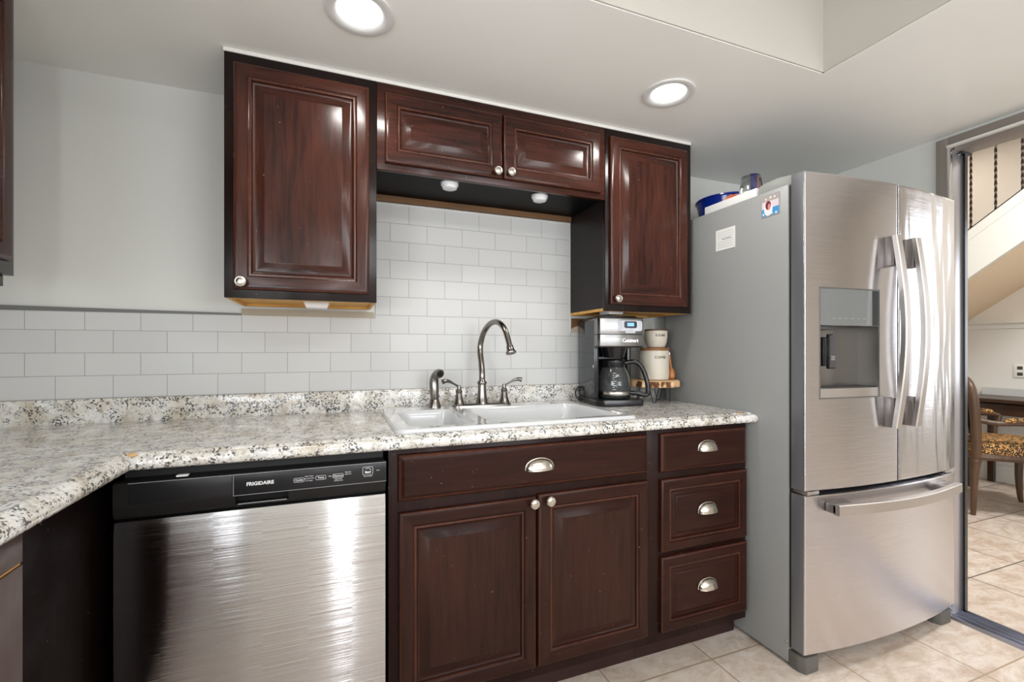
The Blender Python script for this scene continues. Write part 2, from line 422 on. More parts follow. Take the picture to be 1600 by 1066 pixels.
# floor material reads object coordinates: keep the object's origin on the world's
o = bpy.data.objects['floor']; o.data.transform(Matrix.Translation(o.location)); o.location = (0, 0, 0)
struct('wall_back', quad_bm((-2.4, 1.45, 0, .12, 0, 2.6)), m_wall)
WL = (-3.0, -1.8, 1.02, 1.90)
struct('wall_left', quad_bm((-2.45, -2.31, WL[1], 0, 0, 2.6), (-2.45, -2.31, -4.2, WL[0], 0, 2.6), (-2.45, -2.31, WL[0], WL[1], 0, WL[2]), (-2.45, -2.31, WL[0], WL[1], WL[3], 2.6)), m_wall)
ce = struct('ceiling', quad_bm((-2.31, TX0, -4.08, 0, CZ, 2.6), (TX1, 1.34, -4.08, 0, CZ, 2.6), (TX0, TX1, TY1, 0, CZ, 2.6),
        (TX0, TX1, -4.08, TY0, CZ, 2.6)), m_ceil)
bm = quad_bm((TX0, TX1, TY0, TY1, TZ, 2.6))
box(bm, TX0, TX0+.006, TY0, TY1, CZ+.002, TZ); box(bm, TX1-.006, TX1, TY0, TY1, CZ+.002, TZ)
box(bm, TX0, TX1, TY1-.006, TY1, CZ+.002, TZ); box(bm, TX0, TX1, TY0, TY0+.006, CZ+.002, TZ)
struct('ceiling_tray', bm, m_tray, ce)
# right wall with the wide opening (y from -.80 to -3.2, up to z 2.10)
OX0, OX1, OY0, OY1, OZ = 1.34, 1.43, -.805, -3.2, 2.09
struct('wall_right', quad_bm((OX0, OX1, OY0, 0, 0, 3.2), (OX0, OX1, -4.6, OY1, 0, 3.2), (OX0, OX1, OY1, OY0, OZ, 3.2)), m_wall)
# wall behind the camera with a wide window added for fill light
KW = (-.47, 1.03, 1.0, 1.92); KS = (-1.25, -1.05, .5, 2.05); KL = (-2.27, -2.01, .5, 2.05)
struct('wall_front', quad_bm((-2.4, KL[0], -4.2, -4.08, 0, 2.6), (KL[1], KS[0], -4.2, -4.08, 0, 2.6), (KL[0], KL[1], -4.2, -4.08, 0, KL[2]), (KL[0], KL[1], -4.2, -4.08, KL[3], 2.6), (KS[1], KW[0], -4.2, -4.08, 0, 2.6), (KW[1], 1.34, -4.2, -4.08, 0, 2.6),
        (KW[0], KW[1], -4.2, -4.08, 0, KW[2]), (KW[0], KW[1], -4.2, -4.08, KW[3], 2.6), (KS[0], KS[1], -4.2, -4.08, 0, KS[2]), (KS[0], KS[1], -4.2, -4.08, KS[3], 2.6)), m_wall)
def window(name, x0, x1, z0, z1, y, M=None):
    bm = bmesh.new()
    for a, b, c, d in ((x0, x1, z0, z0+.03), (x0, x1, z1-.03, z1), (x0, x0+.025, z0, z1), (x1-.025, x1, z0, z1)):
        box(bm, a, b, y, y+.04, c, d)
    if x1-x0 > .7:
        box(bm, (x0+x1)/2-.018, (x0+x1)/2+.018, y, y+.04, z0, z1); box(bm, x0, x1, y, y+.04, (z0+z1)/2-.015, (z0+z1)/2+.015)
    if M is not None: bm.transform(M)
    struct(name, bm, m_white)
window('added_window_1', *KW, -4.12); window('window_2', *KS, -4.12)  # the wide one is added to carry the fill
window('window_3', *KL, -4.12)
window('added_window_5', *WL, 0, Matrix(((0, -1, 0, -2.35), (1, 0, 0, 0), (0, 0, 1, 0), (0, 0, 0, 1))))  # unseen window added on the left wall to carry fill
# far room
LW = (-2.75, -1.75, .85, 2.4)
struct('wall_far', quad_bm((4.33, 4.45, LW[1], 3.2, 1.40, 3.2), (4.33, 4.45, -4.6, LW[0], 1.40, 3.2), (4.33, 4.45, LW[0], LW[1], LW[3], 3.2)), m_far)
struct('wall_far_lower', quad_bm((4.33, 4.45, LW[1], 3.2, 0, 1.40), (4.33, 4.45, -4.6, LW[0], 0, 1.40), (4.33, 4.45, LW[0], LW[1], 0, LW[2])), m_farlow)
struct('wall_living_front', quad_bm((1.43, 4.45, -4.6, -4.5, 0, 3.2)), m_far)
window('window_4', *LW, 0, Matrix(((0, -1, 0, 4.40), (1, 0, 0, 0), (0, 0, 1, 0), (0, 0, 0, 1))))
struct('wall_living_back', quad_bm((1.43, 4.45, 3.1, 3.2, 0, 3.2), (1.34, 1.43, .12, 3.2, 0, 3.2)), m_far)
struct('ceiling_living', quad_bm((1.43, 4.33, -4.5, 3.1, 3.10, 3.2)), m_far)
bm = bmesh.new(); prism(bm, [(4.33, 0), (4.312, 0), (4.312, .11), (4.318, .118), (4.318, .145), (4.33, .15)], 'Y', -4.5, 3.1)
struct('baseboard_far', bm, m_white)
bm = bmesh.new(); prism(bm, [(4.33, 1.362), (4.318, 1.366), (4.312, 1.40), (4.285, 1.414), (4.285, 1.428), (4.33, 1.43)], 'Y', -1.75, 3.1)
struct('trim_1', bm, m_white)

# tiled splash on the back wall; origin set so rows and joints fall where the photo has them
TZ0 = 1.011; TXO = -2.0906
bm = bmesh.new()
def tbox(x0, x1, z0, z1, mi=0): box(bm, x0-TXO, x1-TXO, -.009, 0, z0-TZ0, z1-TZ0, 0, 2, None, mi)
tbox(-2.31, -1.0555, .92, 1.309); tbox(-1.0555, -.135, .92, 1.80); tbox(-.135, 1.0, .92, 1.262)
finish(bm); me = bpy.data.meshes.new('tile_splash'); bm.to_mesh(me); bm.free(); me.materials.append(m_tile)
o = bpy.data.objects.new('tile_splash', me); C.objects.link(o)
wb = bpy.data.objects['wall_back']; o.parent = wb; o.location = Vector((TXO-.07815, 0, TZ0))-wb.location
for v in o.data.vertices: v.co.x += .07815
m_edge_shade = mat('tile_edge_shade', (.16, .16, .155), .5); m_edge = mat('pale_tile_edge', (.66, .66, .64), .3)
bm = bmesh.new(); box(bm, -2.31, -1.545, -.0115, 0, 1.309, 1.3145)
prism(bm, [(-2.31, 1.314), (-1.545, 1.314), (-1.545, 1.317), (-2.31, 1.326)], 'Y', -.012, 0)
struct('tile_edge_shadow', bm, m_edge_shade, wb)  # dark strip paints the trim's shadow line above the tile
bm = bmesh.new(); box(bm, -1.545, -1.062, -.008, 0, 1.309, 1.335); struct('bare_plaster_strip', bm, mat('bare_plaster', (.42, .37, .30), .8), wb)
bm = bmesh.new(); box(bm, -1.06, -.142, -.0115, 0, 1.79, 1.797); box(bm, -.142, -.135, -.0115, 0, 1.262, 1.797)
struct('tile_edge_bead', bm, m_edge, wb)

# ------------------------------------------------------------------ door frame of the opening (chrome and bronze sliding-door frame)
dr = bpy.data.objects.new('door_1', None); C.objects.link(dr); dr.location = (1.38, -.81, 0); dr['kind'] = 'structure'
bm = bmesh.new(); box(bm, 1.318, 1.34, OY0, OY0+.045, 0, 2.118, .002); box(bm, 1.318, 1.34, -3.2, OY0, 2.075, 2.118, .002)
struct('door_casing', bm, m_bronze, dr)
bm = bmesh.new(); box(bm, 1.305, 1.325, OY0-.012, OY0, 0, 2.075, .003); struct('door_jamb_edge', bm, mat('bright_chrome', (.82, .82, .82), .12, 1.0), dr)
bm = bmesh.new(); box(bm, 1.325, 1.408, OY0-.010, OY0, 0, 2.05, .001); box(bm, 1.325, 1.408, OY0-.018, OY0, 2.05, 2.075)
struct('door_jamb', bm, m_chrome, dr)
bm = bmesh.new(); box(bm, 1.408, 1.428, OY0-.018, OY0, 0, 2.06); box(bm, 1.36, 1.43, OY0-.03, OY0-.001, 2.045, 2.076); struct('door_seal', bm, m_black, dr)
bm = bmesh.new(); box(bm, 1.30, 1.325, -3.2, OY0, 2.068, 2.078, .002); struct('door_header_highlight', bm, m_white, dr)  # white lip paints in the highlight along the header
bm = bmesh.new(); box(bm, 1.325, 1.43, -3.2, OY0-.012, 2.055, 2.09, .001); struct('door_header', bm, m_bronze, dr)
bm = bmesh.new()
box(bm, 1.30, 1.425, -3.2, OY0-.004, 0, .006, .001)
for x in (1.302, 1.330, 1.360, 1.392, 1.418): box(bm, x, x+.005, -3.2, OY0-.004, .005, .013, .001)
struct('door_track', bm, mat('aluminium_track', (.50, .52, .60), .3, 1.0), dr)

# ------------------------------------------------------------------ recessed lights
def can(x, y, label, vis=True):
    t = thing('recessed_light', label, 'ceiling light', (x, y, CZ-.006), 0, 'recessed ceiling lights')
    bm = bmesh.new(); lathe(bm, [(.093, .006), (.093, .001), (.090, 0), (.070, .0005), (.062, .006), (.062, .0061)], (x, y, CZ-.006), 48)
    obj('trim_ring', bm, mat('white_light_trim', (.70, .70, .69), .4) if 'white_light_trim' not in bpy.data.materials else bpy.data.materials['white_light_trim'], t)
    bm = bmesh.new(); lathe(bm, [(.0, .0045), (.0625, .0045)], (x, y, CZ-.006), 48)
    obj('diffuser', bm, m_emit, t)
    l = bpy.data.lights.new('can', 'AREA'); l.shape = 'DISK'; l.size = .13; l.energy = CAN_W; l.color = (1, .965, .92)
    o = bpy.data.objects.new('can_lamp', l); C.objects.link(o); o.location = (x, y, CZ-.012)
can(-1.147, -.632, 'round recessed ceiling light above the tall left wall cabinet, cut off by the top')
can(-.054, -.617, 'round recessed ceiling light in front of the right wall cabinet, lit white')
can(-1.147, -3.62, 'round recessed ceiling light behind the camera, left')
can(-.054, -3.62, 'round recessed ceiling light behind the camera, right')
t = thing('added_tray_light', 'added flat rectangular fill light, unseen, in the raised tray of the ceiling', 'ceiling light', (-.38, -2.4, 2.42))
bm = bmesh.new(); box(bm, -.98, .22, -2.7, -2.1, 2.375, 2.42, .006); obj('housing', bm, m_white, t)  # fixture added out of view as a source for the room fill
bm = bmesh.new(); box(bm, -.95, .19, -2.67, -2.13, 2.366, 2.3748); 
m_soft = bpy.data.materials.new('soft_lit_panel'); m_soft.use_nodes = True
_n = m_soft.node_tree; _n.nodes.clear(); _e = _n.nodes.new('ShaderNodeEmission'); _o = _n.nodes.new('ShaderNodeOutputMaterial')
_e.inputs[0].default_value = (1, .97, .92, 1); _e.inputs[1].default_value = 1.8; _n.links.new(_e.outputs[0], _o.inputs[0])
obj('diffuser', bm, m_soft, t)

# ------------------------------------------------------------------ cabinets
DOOR = [(0, .008), (.0015, .005), (.006, .0015), (.010, .0004), (.014, 0), (.040, 0), (.042, .003), (.0445, .0042), (.048, .0030), (.051, .0035), (.0525, .0085), (.056, .0125),
        (.060, .0135), (.064, .0125), (.076, .0065), (.086, .0022), (.088, .0006), (.0895, .0005)]
DRW = [(0, .008), (.0015, .005), (.006, .0015), (.010, .0004), (.013, 0), (.034, 0), (.0355, .003), (.038, .004), (.041, .0028), (.044, .0032), (.0455, .008), (.048, .0115),
       (.052, .0125), (.056, .0115), (.065, .0045), (.069, .0015), (.071, .001), (.072, .001)]
SLAB = [(0, .012), (.002, .009), (.010, .0045), (.016, .0015), (.018, 0), (.02, 0)]
def door(parent, name, x0, x1, z0, z1, yf, prof, mats):
    bm = bmesh.new(); panel(bm, x1-x0, z1-z0, prof, T(x0, yf, z0), .0195, (.0445, .051) if prof is DOOR else (.038, .044) if prof is DRW else (.002, .010))
    mats = list(mats)+[wood_worn if mats[-1] is wood_h else wood_bworn]
    return obj(name, bm, mats, parent)
def knob(parent, x, z, yf, r=.0165):
    bm = bmesh.new(); M = T(x, yf, z) @ Matrix.Rotation(PI/2, 4, 'X')
    k = r/.0165
    lathe(bm, [(.0, .0), (.007*k, .0), (.006*k, .010), (.008*k, .013), (.0155*k, .016), (.0165*k, .019), (.0165*k, .022), (.0145*k, .0245), (.0125*k, .0242), (.0115*k, .0250), (.006*k, .0265), (0, .027)], (0, 0, 0), 32, M)
    return obj('knob', bm, m_nickel, parent)
def pull(parent, x, z, yf, a=.046, c=.036, b=.024):
    bm = bmesh.new(); nu, nv = 24, 10; G = []
    for i in range(nu+1):
        u = PI*i/nu; row = []
        for j in range(nv+1):
            v = PI/2*j/nv
            s_ = math.sin(u)**.75
            row.append(bm.verts.new((x+a*math.cos(u), yf-.0015-s_*b*math.sin(v), z+s_*c*math.cos(v))))
        G.append(row)
    for i in range(nu):
        for j in range(nv): bm.faces.new((G[i][j], G[i+1][j], G[i+1][j+1], G[i][j+1]))
    bmesh.ops.remove_doubles(bm, verts=bm.verts, dist=1e-6)
    bmesh.ops.solidify(bm, geom=list(bm.faces), thickness=.0015)
    tube(bm, [(x+(a+.001)*math.cos(PI*i/20), yf-.0015, z+(c+.001)*math.sin(PI*i/20)**.75) for i in range(21)], .0022, 8)
    tube(bm, [(x+a*math.cos(PI*i/20), yf-.0015-b*math.sin(PI*i/20)**.75, z) for i in range(21)], .0013, 6)
    return obj('cup_pull', bm, m_nickel, parent)
def face_frame(bm, x0, x1, z0, z1, yf, holes, th=.019):
    """boards around the rectangular holes (x0,x1,z0,z1), holes given left to right in columns"""
    box(bm, x0, x1, yf, yf+th, z0, z1, .001)
U = -.325
def upper(name, label, x0, x1, z0, z1, side_mat=None):
    t = thing(name, label, 'wall cabinet', ((x0+x1)/2, -.16, z0), 0, 'wall cabinets')
    bm = bmesh.new(); box(bm, x0, x1, U, U+.019, z0, z1, .0012); obj('face_frame', bm, wood_frame if side_mat is None else side_mat, t)
    bm = bmesh.new(); box(bm, x0+.002, x1-.002, U+.019, -.0135, z0+.012, z1); obj('carcass', bm, wood_sidegrey, t)
    return t
ul = upper('wall_cabinet', 'tall dark cherry wall cabinet left of the window-width gap, one raised-panel door', -1.539, -1.0765, 1.344, 2.122)
d = door(ul, 'door', -1.512, -1.102, 1.370, 2.088, -.345, DOOR, [wood_v, wood_h]); knob(d, -1.487, 1.392, -.345)
def underside(t, x0, x1, z, inset=.012):
    bm = bmesh.new(); box(bm, x0, x0+inset, U+.018, -.0135, z, z+.012); box(bm, x1-inset, x1, U+.018, -.0135, z, z+.012)
    box(bm, x0, x1, U+.017, U+.0195, z-.0006, z+.004); box(bm, x0+inset, x1-inset, U+.019, -.03, z+.009, z+.0125); box(bm, x0+inset, x1-inset, -.033, -.0135, z, z+.012)
    obj('underside', bm, wood_raw, t, label='bare orange plywood underside')
underside(ul, -1.537, -1.0785, 1.344)
um = upper('wall_cabinet', 'short wide dark cherry wall cabinet over the sink with two level doors', -1.0755, -.143, 1.816, 2.122, wood_h)
d = door(um, 'door', -1.049, -.612, 1.838, 2.085, -.345, DOOR, [wood_h, wood_h]); knob(d, -.636, 1.857, -.345)
d = door(um, 'door', -.606, -.171, 1.838, 2.085, -.345, DOOR, [wood_h, wood_h]); knob(d, -.582, 1.860, -.345)
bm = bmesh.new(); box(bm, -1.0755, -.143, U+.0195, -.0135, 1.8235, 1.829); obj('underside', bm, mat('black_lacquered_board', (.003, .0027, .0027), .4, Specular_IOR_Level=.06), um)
bm = bmesh.new(); box(bm, -1.0755, -.143, -.030, -.0135, 1.800, 1.8235); obj('back_rail', bm, wood_rawd, um, label='bare brown wooden rail along the wall')
ur = upper('wall_cabinet', 'tall dark cherry wall cabinet above the coffee maker, beside the refrigerator', -.141, .318, 1.345, 2.122)
d = door(ur, 'door', -.124, .288, 1.372, 2.088, -.345, DOOR, [wood_v, wood_h]); knob(d, -.099, 1.394, -.345)
underside(ur, -.139, .316, 1.345)
# cabinet on the left wall, faces +X
t = thing('wall_cabinet', 'dark wall cabinet at the left edge of the photo, on the left wall', 'wall cabinet', (-2.15, -1.0, 1.36), 0, 'wall cabinets')
bm = bmesh.new(); box(bm, -2.309, -1.998, -1.6, -.405, 1.372, 2.122, .001); obj('carcass', bm, wood_frame, t)
bm = bmesh.new(); panel(bm, .56, .68, DOOR, T(-1.978, -1.0, 1.405) @ Matrix.Rotation(PI/2, 4, 'Z'), .0195)
d = obj('door', bm, [wood_v, wood_h], t)
bm = bmesh.new(); panel(bm, .56, .68, DOOR, T(-1.978, -1.57, 1.405) @ Matrix.Rotation(PI/2, 4, 'Z'), .0195)
d = obj('door', bm, [wood_v, wood_h], t)
bm = bmesh.new(); box(bm, -2.03, -2.008, -1.6, -.425, 1.342, 1.372, .002); obj('light_rail', bm, wood_frame, t)

def puck(x, y, z, label, group=None):
    bm = bmesh.new(); lathe(bm, [(0, 0), (.020, .0), (.027, .003), (.030, .012), (.033, .014), (.034, .021), (.034, .026), (0, .026)], (x, y, z-.026), 32)
    return tag(obj('puck_light', bm, m_puck), label, 'puck light', group)
puck(-.800, -.262, 1.8235, 'round white puck light under the sink cabinet, nearer the tall left cabinet', 'puck lights')
puck(-.415, -.255, 1.8235, 'round white puck light under the sink cabinet, nearer the coffee maker side', 'puck lights')
bm = bmesh.new(); prism(bm, [(-1.32, 1.353), (-1.232, 1.353), (-1.240, 1.330), (-1.31, 1.330)], 'Y', -.20, -.12, r=.002)
tag(obj('puck_light', bm, m_puck), 'white light box under the tall left wall cabinet', 'cabinet light')
bm = bmesh.new(); prism(bm, [(-.075, 1.354), (.005, 1.354), (0, 1.338), (-.07, 1.338)], 'Y', -.25, -.17, r=.002)
tag(obj('puck_light', bm, m_puck), 'white light box just above the coffee maker, under the right wall cabinet', 'cabinet light')

bm = bmesh.new(); box(bm, -1.541, .319, -.3265, -.30, 2.1225, CZ-.0005); box(bm, -1.541, -1.53, -.318, -.001, 2.1225, CZ-.0005); struct('trim_2', bm, m_white)
# ---- base cabinets
B = -.61; BZ = .886
t = thing('sink_base_cabinet', 'dark cherry base cabinet under the sink with false drawer and two doors', 'base cabinet', (-.61, -.3, 0))
bm = bmesh.new(); box(bm, -1.066, -.149, B, B+.019, .095, BZ, .001); obj('face_frame', bm, wood_bf, t)
bm = bmesh.new()
for a in ((-1.064, -1.048), (-.165, -.150)): box(bm, a[0], a[1], B+.019, -.02, .095, BZ)
box(bm, -1.048, -.165, B+.019, -.02, .095, .112); box(bm, -1.048, -.165, -.035, -.02, .112, .72); obj('carcass', bm, wood_sidegrey, t)
bm = bmesh.new(); box(bm, -1.066, -.149, -.54, -.525, 0, .095); obj('toe_kick', bm, wood_toe, t)
d = door(t, 'false_drawer_front', -1.040, -.152, .730, .869, -.630, SLAB, [wood_bh, wood_bh]); pull(d, -.588, .787, -.630, .049)
d = door(t, 'door', -1.037, -.597, .135, .698, -.630, DOOR, [wood_bv, wood_bh]); knob(d, -.612, .681, -.630, .0165)
d = door(t, 'door', -.590, -.152, .135, .703, -.630, DOOR, [wood_bv, wood_bh]); knob(d, -.555, .683, -.630, .0165)
t = thing('drawer_base_cabinet', 'dark cherry three-drawer base cabinet beside the refrigerator', 'base cabinet', (.09, -.3, 0))
bm = bmesh.new(); box(bm, -.148, .337, B, B+.019, .095, BZ, .001); obj('face_frame', bm, wood_bf, t)
bm = bmesh.new(); box(bm, -.147, .336, B+.019, -.02, .095, BZ); obj('carcass', bm, wood_sidegrey, t)
bm = bmesh.new(); box(bm, -.148, .350, -.54, -.525, 0, .095); obj('toe_kick', bm, wood_toe, t)
for z0, z1, pr_, pz in ((.724, .869, SLAB, .795), (.430, .699, DRW, .558), (.133, .412, DRW, .268)):
    d = door(t, 'drawer_front', -.094, .328, z0, z1, -.630, pr_, [wood_bh, wood_bh]); pull(d, .118, pz, -.630, .044)
# left run
t = thing('base_cabinet', 'dark brown base cabinet in the lower left corner under the side countertop', 'base cabinet', (-2.0, -1.6, 0))
bm = bmesh.new(); box(bm, -2.305, -1.712, -2.6, -1.002, .095, BZ); obj('carcass', bm, wood_bf, t)
wood_left = wood('lighter_brown_cabinet_wood', 2, (.045, .022, .016), (.085, .044, .033), .45, .05, .2)  # lighter brown than the other base cabinet wood
bm = bmesh.new(); box(bm, -1.711, -1.693, -1.55, -.994, .828, BZ-.002, .0015); obj('drawer_front', bm, wood_left, t)
bm = bmesh.new(); box(bm, -1.711, -1.693, -1.55, -.994, .135, .824, .0015); obj('door', bm, wood_left, t)
bm = bmesh.new(); box(bm, -1.711, -1.696, -1.55, -.995, .8242, .8278); obj('chipped_edge', bm, wood_raw, t, label='pale chipped raw wood line between drawer and door')
bm = bmesh.new(); box(bm, -2.305, -1.76, -2.6, -1.01, 0, .095); obj('toe_kick', bm, wood_toe, t)
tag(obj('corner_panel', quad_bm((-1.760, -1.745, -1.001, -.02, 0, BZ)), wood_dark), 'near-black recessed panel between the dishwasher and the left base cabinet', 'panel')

# ------------------------------------------------------------------ countertop
CT = .928; CB = .888
XR, XL, YF = .362, -1.665, -.648
prof = [(.034, CT), (.024, CT), (.020, CT-.001), (.016, CT-.005), (.013, CT-.0065), (.009, CT-.008), (.004, CT-.013), (.0, CT-.021), (.0, CT-.029), (.004, CT-.037), (.009, CB), (.05, CB)]
bm = bmesh.new()
def path(d): return [(XR-d, -.0095), (XR-d, YF+d), (XL-d, YF+d), (XL-d, -2.6)]
rows = [[bm.verts.new((x, y, z)) for x, y in path(d)] for d, z in prof]
for A, Bv in zip(rows[:-1], rows[1:]):
    for k in range(3): bm.faces.new((A[k], A[k+1], Bv[k+1], Bv[k]))
SX0, SX1, SY0, SY1 = -1.015, -.205, -.585, -.11
D = .034
def top(x0, x1, y0, y1):
    bm.faces.new([bm.verts.new(p) for p in ((x0, y0, CT), (x1, y0, CT), (x1, y1, CT), (x0, y1, CT))])
top(-2.31, XL-D, -2.6, YF+D); top(-2.31, XL-D, YF+D, -.0095); top(XL-D, SX0, YF+D, -.0095); top(SX1, XR-D, YF+D, -.0095)
top(SX0, SX1, YF+D, SY0); top(SX0, SX1, SY1, -.0095)
for a, b in (((SX0, SY0), (SX1, SY0)), ((SX1, SY0), (SX1, SY1)), ((SX1, SY1), (SX0, SY1)), ((SX0, SY1), (SX0, SY0))):
    bm.faces.new([bm.verts.new(p) for p in ((*a, CT), (*b, CT), (*b, CB), (*a, CB))])
ct = tag(obj('countertop', bm, m_gran), 'L-shaped speckled cream granite countertop with an ogee edge', 'countertop')
bm = bmesh.new(); box(bm, -2.309, .345, -.030, -.0095, CT-.001, TZ0, .003); obj('backsplash', bm, m_granv, ct, label='upright granite strip along the tiled wall')

# ------------------------------------------------------------------ sink
t = thing('sink', 'white enamel drop-in double-bowl sink set in the granite countertop', 'sink', (-.61, -.345, CT))
bm = bmesh.new()
cx, cy, SW, SH = -.611, -.342, .868, .540
loops = [rrect(cx, cy, SW, SH, .035, CT+.0006), rrect(cx, cy, SW-.002, SH-.002, .035, CT+.006), rrect(cx, cy, SW-.010, SH-.010, .032, CT+.0115), rrect(cx, cy, SW-.024, SH-.024, .028, CT+.013), rrect(cx, cy, SW-.045, SH-.045, .024, CT+.0115)]
def ringfaces(bm, LL):
    V = [[bm.verts.new(p) for p in L_] for L_ in LL]
    for A, Bq in zip(V[:-1], V[1:]):
        n_ = len(A)
        for k in range(n_): bm.faces.new((A[k], A[(k+1) % n_], Bq[(k+1) % n_], Bq[k]))
    return V
Vo = ringfaces(bm, loops)
b1 = (-.885, -.375, .225, .385); b2 = (-.475, -.375, .505, .385)
inner = []
for (bx, by, bw, bh) in (b1, b2):
    L_ = [rrect(bx, by, bw, bh, .05, CT+.0115), rrect(bx, by, bw-.012, bh-.012, .048, CT+.006), rrect(bx, by, bw-.020, bh-.020, .046, CT-.010),
          rrect(bx, by, bw-.05, bh-.05, .05, CT-.15), rrect(bx, by, bw-.09, bh-.09, .05, CT-.178), rrect(bx, by, bw-.15, bh-.15, .04, CT-.185)]
    V = ringfaces(bm, L_); inner.append(V[0]); bm.faces.new(V[-1])
def loop_edges(V): return [e for i in range(len(V)) for e in [bm.edges.get((V[i], V[(i+1) % len(V)]))] if e]
bmesh.ops.triangle_fill(bm, edges=loop_edges(Vo[-1])+loop_edges(inner[0])+loop_edges(inner[1]), use_beauty=True)
obj('basin', bm, m_porc, t)
for bx in (b1[0], b2[0]):
    bm = bmesh.new(); lathe(bm, [(.044, .0), (.042, .003), (.03, .002), (.026, -.004), (0, -.004)], (bx, -.375, CT-.1845), 24); obj('drain', bm, m_nickel, t)

# ------------------------------------------------------------------ faucet
SZ = CT+.0118; FY = -.122; FX = -.626
t = thing('faucet', 'brushed nickel gooseneck faucet with two lever handles behind the sink', 'faucet', (FX, FY, SZ))
bm = bmesh.new()
V = ringfaces(bm, [rrect(FX, FY, .262, .056, .0275, SZ), rrect(FX, FY, .262, .056, .0275, SZ+.005), rrect(FX, FY, .250, .044, .0215, SZ+.011)]); bm.faces.new(V[-1])
bmesh.ops.translate(bm, verts=bm.verts, vec=(0, 0, 0))
obj('deck_plate', bm, m_faucet, t)
bm = bmesh.new()
lathe(bm, [(.030, .006), (.0265, .014), (.0215, .034), (.0185, .060), (.0175, .090), (.0205, .0935), (.0215, .097), (.0205, .101), (.0165, .105), (.0135, .110)], (FX, FY, SZ), 32)
bz = 1.045
P_ = smooth_pts([(FX, FY, bz), (FX+.0005, FY, bz+.03), (FX+.001, FY+.012, bz+.075), (FX+.001, FY+.030, bz+.125), (FX+.004, FY+.030, bz+.165), (FX+.012, FY+.005, bz+.212), (FX+.024, FY-.045, bz+.244),
                 (FX+.036, FY-.10, bz+.247), (FX+.047, FY-.145, bz+.222), (FX+.054, FY-.172, bz+.178), (FX+.058, FY-.188, bz+.138)], 5)
tube(bm, P_, [.0122+(.0009*math.cos(i/len(P_)*PI)) for i in range(len(P_))], 16)
e1, e0 = P_[-1], P_[-3]; dd = (e1-e0).normalized()
tube(bm, [e1-dd*.012, e1-dd*.004, e1+dd*.006, e1+dd*.016, e1+dd*.020], [.0135, .0145, .016, .0215, .0205], 20)
obj('spout', bm, m_faucet, t)
for sgn in (-1, 1):
    hx = FX+sgn*.101; bm = bmesh.new()
    lathe(bm, [(.027, .006), (.023, .014), (.0165, .034), (.0125, .055), (.0145, .058), (.0155, .062), (.0135, .067), (.0095, .073), (.008, .079), (.009, .083), (.0075, .088), (0, .091)], (hx, FY, SZ), 28)
    hb = obj('handle_base', bm, m_faucet, t)
    bm = bmesh.new()
    Q = smooth_pts([(hx, FY, SZ+.083), (hx+sgn*.020, FY-.006, SZ+.094), (hx+sgn*.040, FY-.012, SZ+.105), (hx+sgn*.058, FY-.017, SZ+.110), (hx+sgn*.074, FY-.02, SZ+.107)], 4)
    rr = [.0052+.0062*max(0, (i/(len(Q)-1)-.35))**.8*1.8 for i in range(len(Q))]
    tube(bm, Q, rr, 14, .8); obj('lever', bm, m_faucet, hb)
t = thing('side_sprayer', 'brushed nickel side sprayer standing left of the faucet', 'sprayer', (-.830, -.120, SZ))
bm = bmesh.new(); lathe(bm, [(.027, 0), (.0265, .004), (.0225, .020), (.0195, .032), (.0185, .034), (0, .034)], (-.830, -.120, SZ), 28); obj('base', bm, m_faucet, t)
bm = bmesh.new(); Q = smooth_pts([(-.830, -.12, SZ+.032), (-.831, -.12, SZ+.07), (-.832, -.118, SZ+.105), (-.829, -.124, SZ+.128), (-.820, -.140, SZ+.142), (-.814, -.155, SZ+.140)], 4)
tube(bm, Q, [.0172+.0025*math.sin(min(1, i/12)*PI) for i in range(len(Q)-4)]+[.0175, .018, .0185, .0185], 20)
b_ = obj('spray_head', bm, m_faucet, t)
bm = bmesh.new(); tube(bm, [(-.8142, -.1545, SZ+.1400), (-.8128, -.158, SZ+.1396)], .0115, 16); obj('nozzle', bm, m_black, b_)
bm = bmesh.new(); tube(bm, smooth_pts([(-.842, -.108, SZ+.078), (-.862, -.108, SZ+.070), (-.872, -.108, SZ+.075)], 3), [.003]*7, 8, .6); obj('trigger', bm, m_faucet, b_)

# ------------------------------------------------------------------ dishwasher
t = thing('dishwasher', 'stainless steel dishwasher with black control panel under the granite counter', 'dishwasher', (-1.39, -.33, 0))
DX0, DX1 = -1.704, -1.077
bm = bmesh.new(); box(bm, DX0+.004, DX1-.002, -.585, -.03, .09, .880); box(bm, DX0+.004, DX1-.002, -.53, -.5, 0, .09); obj('tub', bm, m_blackm, t)
bm = bmesh.new()
ys = [(-.585, .105), (-.628, .105), (-.634, .112), (-.636, .13), (-.637, .60), (-.636, .740), (-.632, .763), (-.620, .768), (-.585, .768)]
prism(bm, ys, 'X', DX0, DX1); obj('door_panel', bm, m_dw, t)
